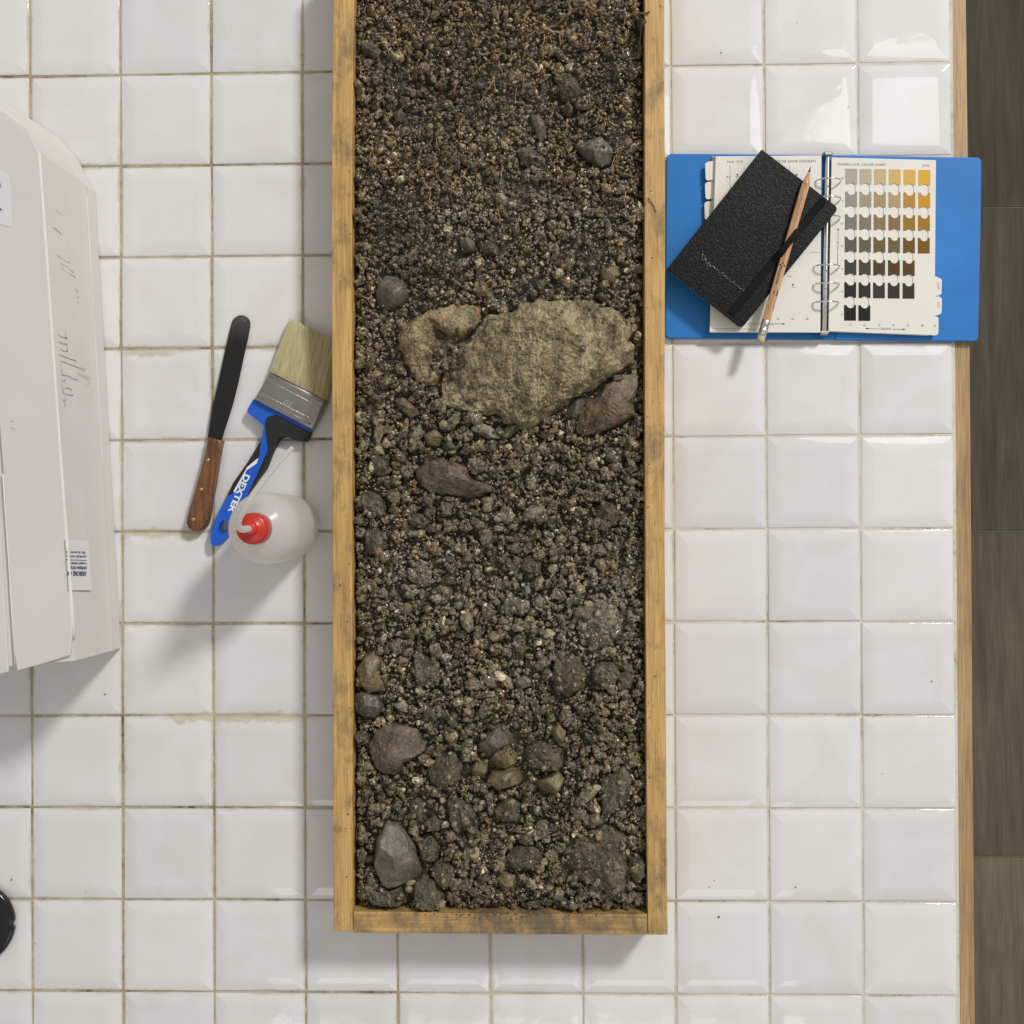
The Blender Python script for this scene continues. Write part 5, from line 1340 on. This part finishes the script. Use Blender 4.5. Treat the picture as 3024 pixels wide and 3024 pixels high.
loft('shaft', [hexring(.020, RP), hexring(Lp - .0235, RP)], M['pencil_wood'])
loft('sharpened_cone', [hexring(.0062, .0013, 24), hexring(.0185, .0040, 24), hexring(.0206, .0040, 24)], M['pencil_wood'], True)
loft('lead', [hexring(0.0, .0003, 12), hexring(.0064, .00135, 12)], M['graphite'], True)
secs = []
for i in range(13):
    t = Lp - .0238 + .0165 * i / 12; r = .0045 + (.00022 if i in (2, 3, 8, 9) else 0) - (.00015 if i in (5, 6) else 0)
    secs.append(hexring(t, r, 28))
loft('metal_ferrule', secs, M['aluminium'], True)
loft('eraser', [hexring(Lp - .0076, .0041, 24), hexring(Lp - .0012, .0041, 24), hexring(Lp, .0035, 24)], M['eraser'], True)
# marks printed on the pencil's upper facet
zk = pz + RP * math.cos(math.pi / 6) + .00012
def onp(x, y):
    q = W(x, y, pz + .004); t = (q - A).dot(ax_); s = (q - A).dot(sd)
    s = max(-.0044, min(.0044, s))
    s = max(-.0038, min(.0038, s)); hz = RP - abs(s) * math.tan(math.pi / 6)
    return A + ax_ * t + sd * s + upv * (hz + .0002)
def p1(x, y): return (2180 + x / 3.577, 480 + y / 3.577)
pd = (Vector(end) - Vector(tip)).normalized()
lettering('lettering', 'ECOSISTEMI', p1(438, 1115), (pd.x, pd.y), 47, M['dark_print'], pencil, place=onp, height=6)
for k in range(4):
    a = k * math.pi / 2 + .28; c = Vector(p1(468, 1083)); u = Vector((math.cos(a), math.sin(a))); v = Vector((-u.y, u.x))
    mk('petal_mark', [onp(*(c + u * 1.5)), onp(*(c + u * 6 + v * 2.6)), onp(*(c + u * 11.5)), onp(*(c + u * 6 - v * 2.6))], [(0, 1, 2, 3)], M['dark_print'], pencil)
c = p1(398, 1378)
mk('round_mark', [onp(c[0] + 7 * math.cos(t), c[1] + 8.5 * math.sin(t)) for t in np.linspace(0, 6.28, 17)[:-1]], [tuple(range(16))], M['dark_print'], pencil)
mk('square_mark', [onp(*p1(*q)) for q in ((328, 1478), (382, 1488), (366, 1568), (314, 1556))], [(0, 1, 2, 3)], M['dark_print'], pencil)

# ------------------------------------------------------------------ stray specks of dirt on tiles and rims
V = []; F = []; IV, IF = ico(1)
sr = random.Random(33)
def speck(p, r):
    b = len(V); q = np.array([sr.uniform(.6, 1.6), sr.uniform(.6, 1.6), .5])
    for v in IV: V.append(tuple(np.array(p) + v * r * q))
    for f in IF: F.append(tuple(int(k) + b for k in f))
for x, y, r in ((34, 2598, .0009), (254, 2636, .0005), (104, 2786, .0005), (310, 2050, .0009), (110, 2120, .0006), (295, 495, .0006), (2350, 2620, .0008), (2123, 2708, .0009), (2035, 2710, .0005), (2095, 2620, .0006), (2110, 2600, .0005), (2752, 2012, .0006), (2130, 155, .0006), (2355, 66, .0005), (2506, 315, .0005), (2606, 2285, .0006), (2586, 2112, .0007)):
    speck(W(x, y, .0034), r)
for k in range(60):
    t = sr.random(); side = sr.random() < .5
    x = sr.uniform(1000, 1038) if side else sr.uniform(1908, 1950)
    if sr.random() < .6: x = 1036 - abs(sr.gauss(0, 8)) if side else 1908 + abs(sr.gauss(0, 8))
    speck(W(x, sr.uniform(0, 2680), RIM + .0003), sr.uniform(.0003, .0008))
for k in range(70):
    speck(W(sr.gauss(1480, 130), 2696 + abs(sr.gauss(0, 12)), RIM - .0002), sr.uniform(.0003, .0011))
V = np.array(V); so2 = V.mean(0); 
tag(mk('dirt_specks', V, F, M['root_dark'], None, False, (so2[0], so2[1], .003)), 'scattered specks of dirt on tiles and tray rim', 'dirt', None, 'stuff')
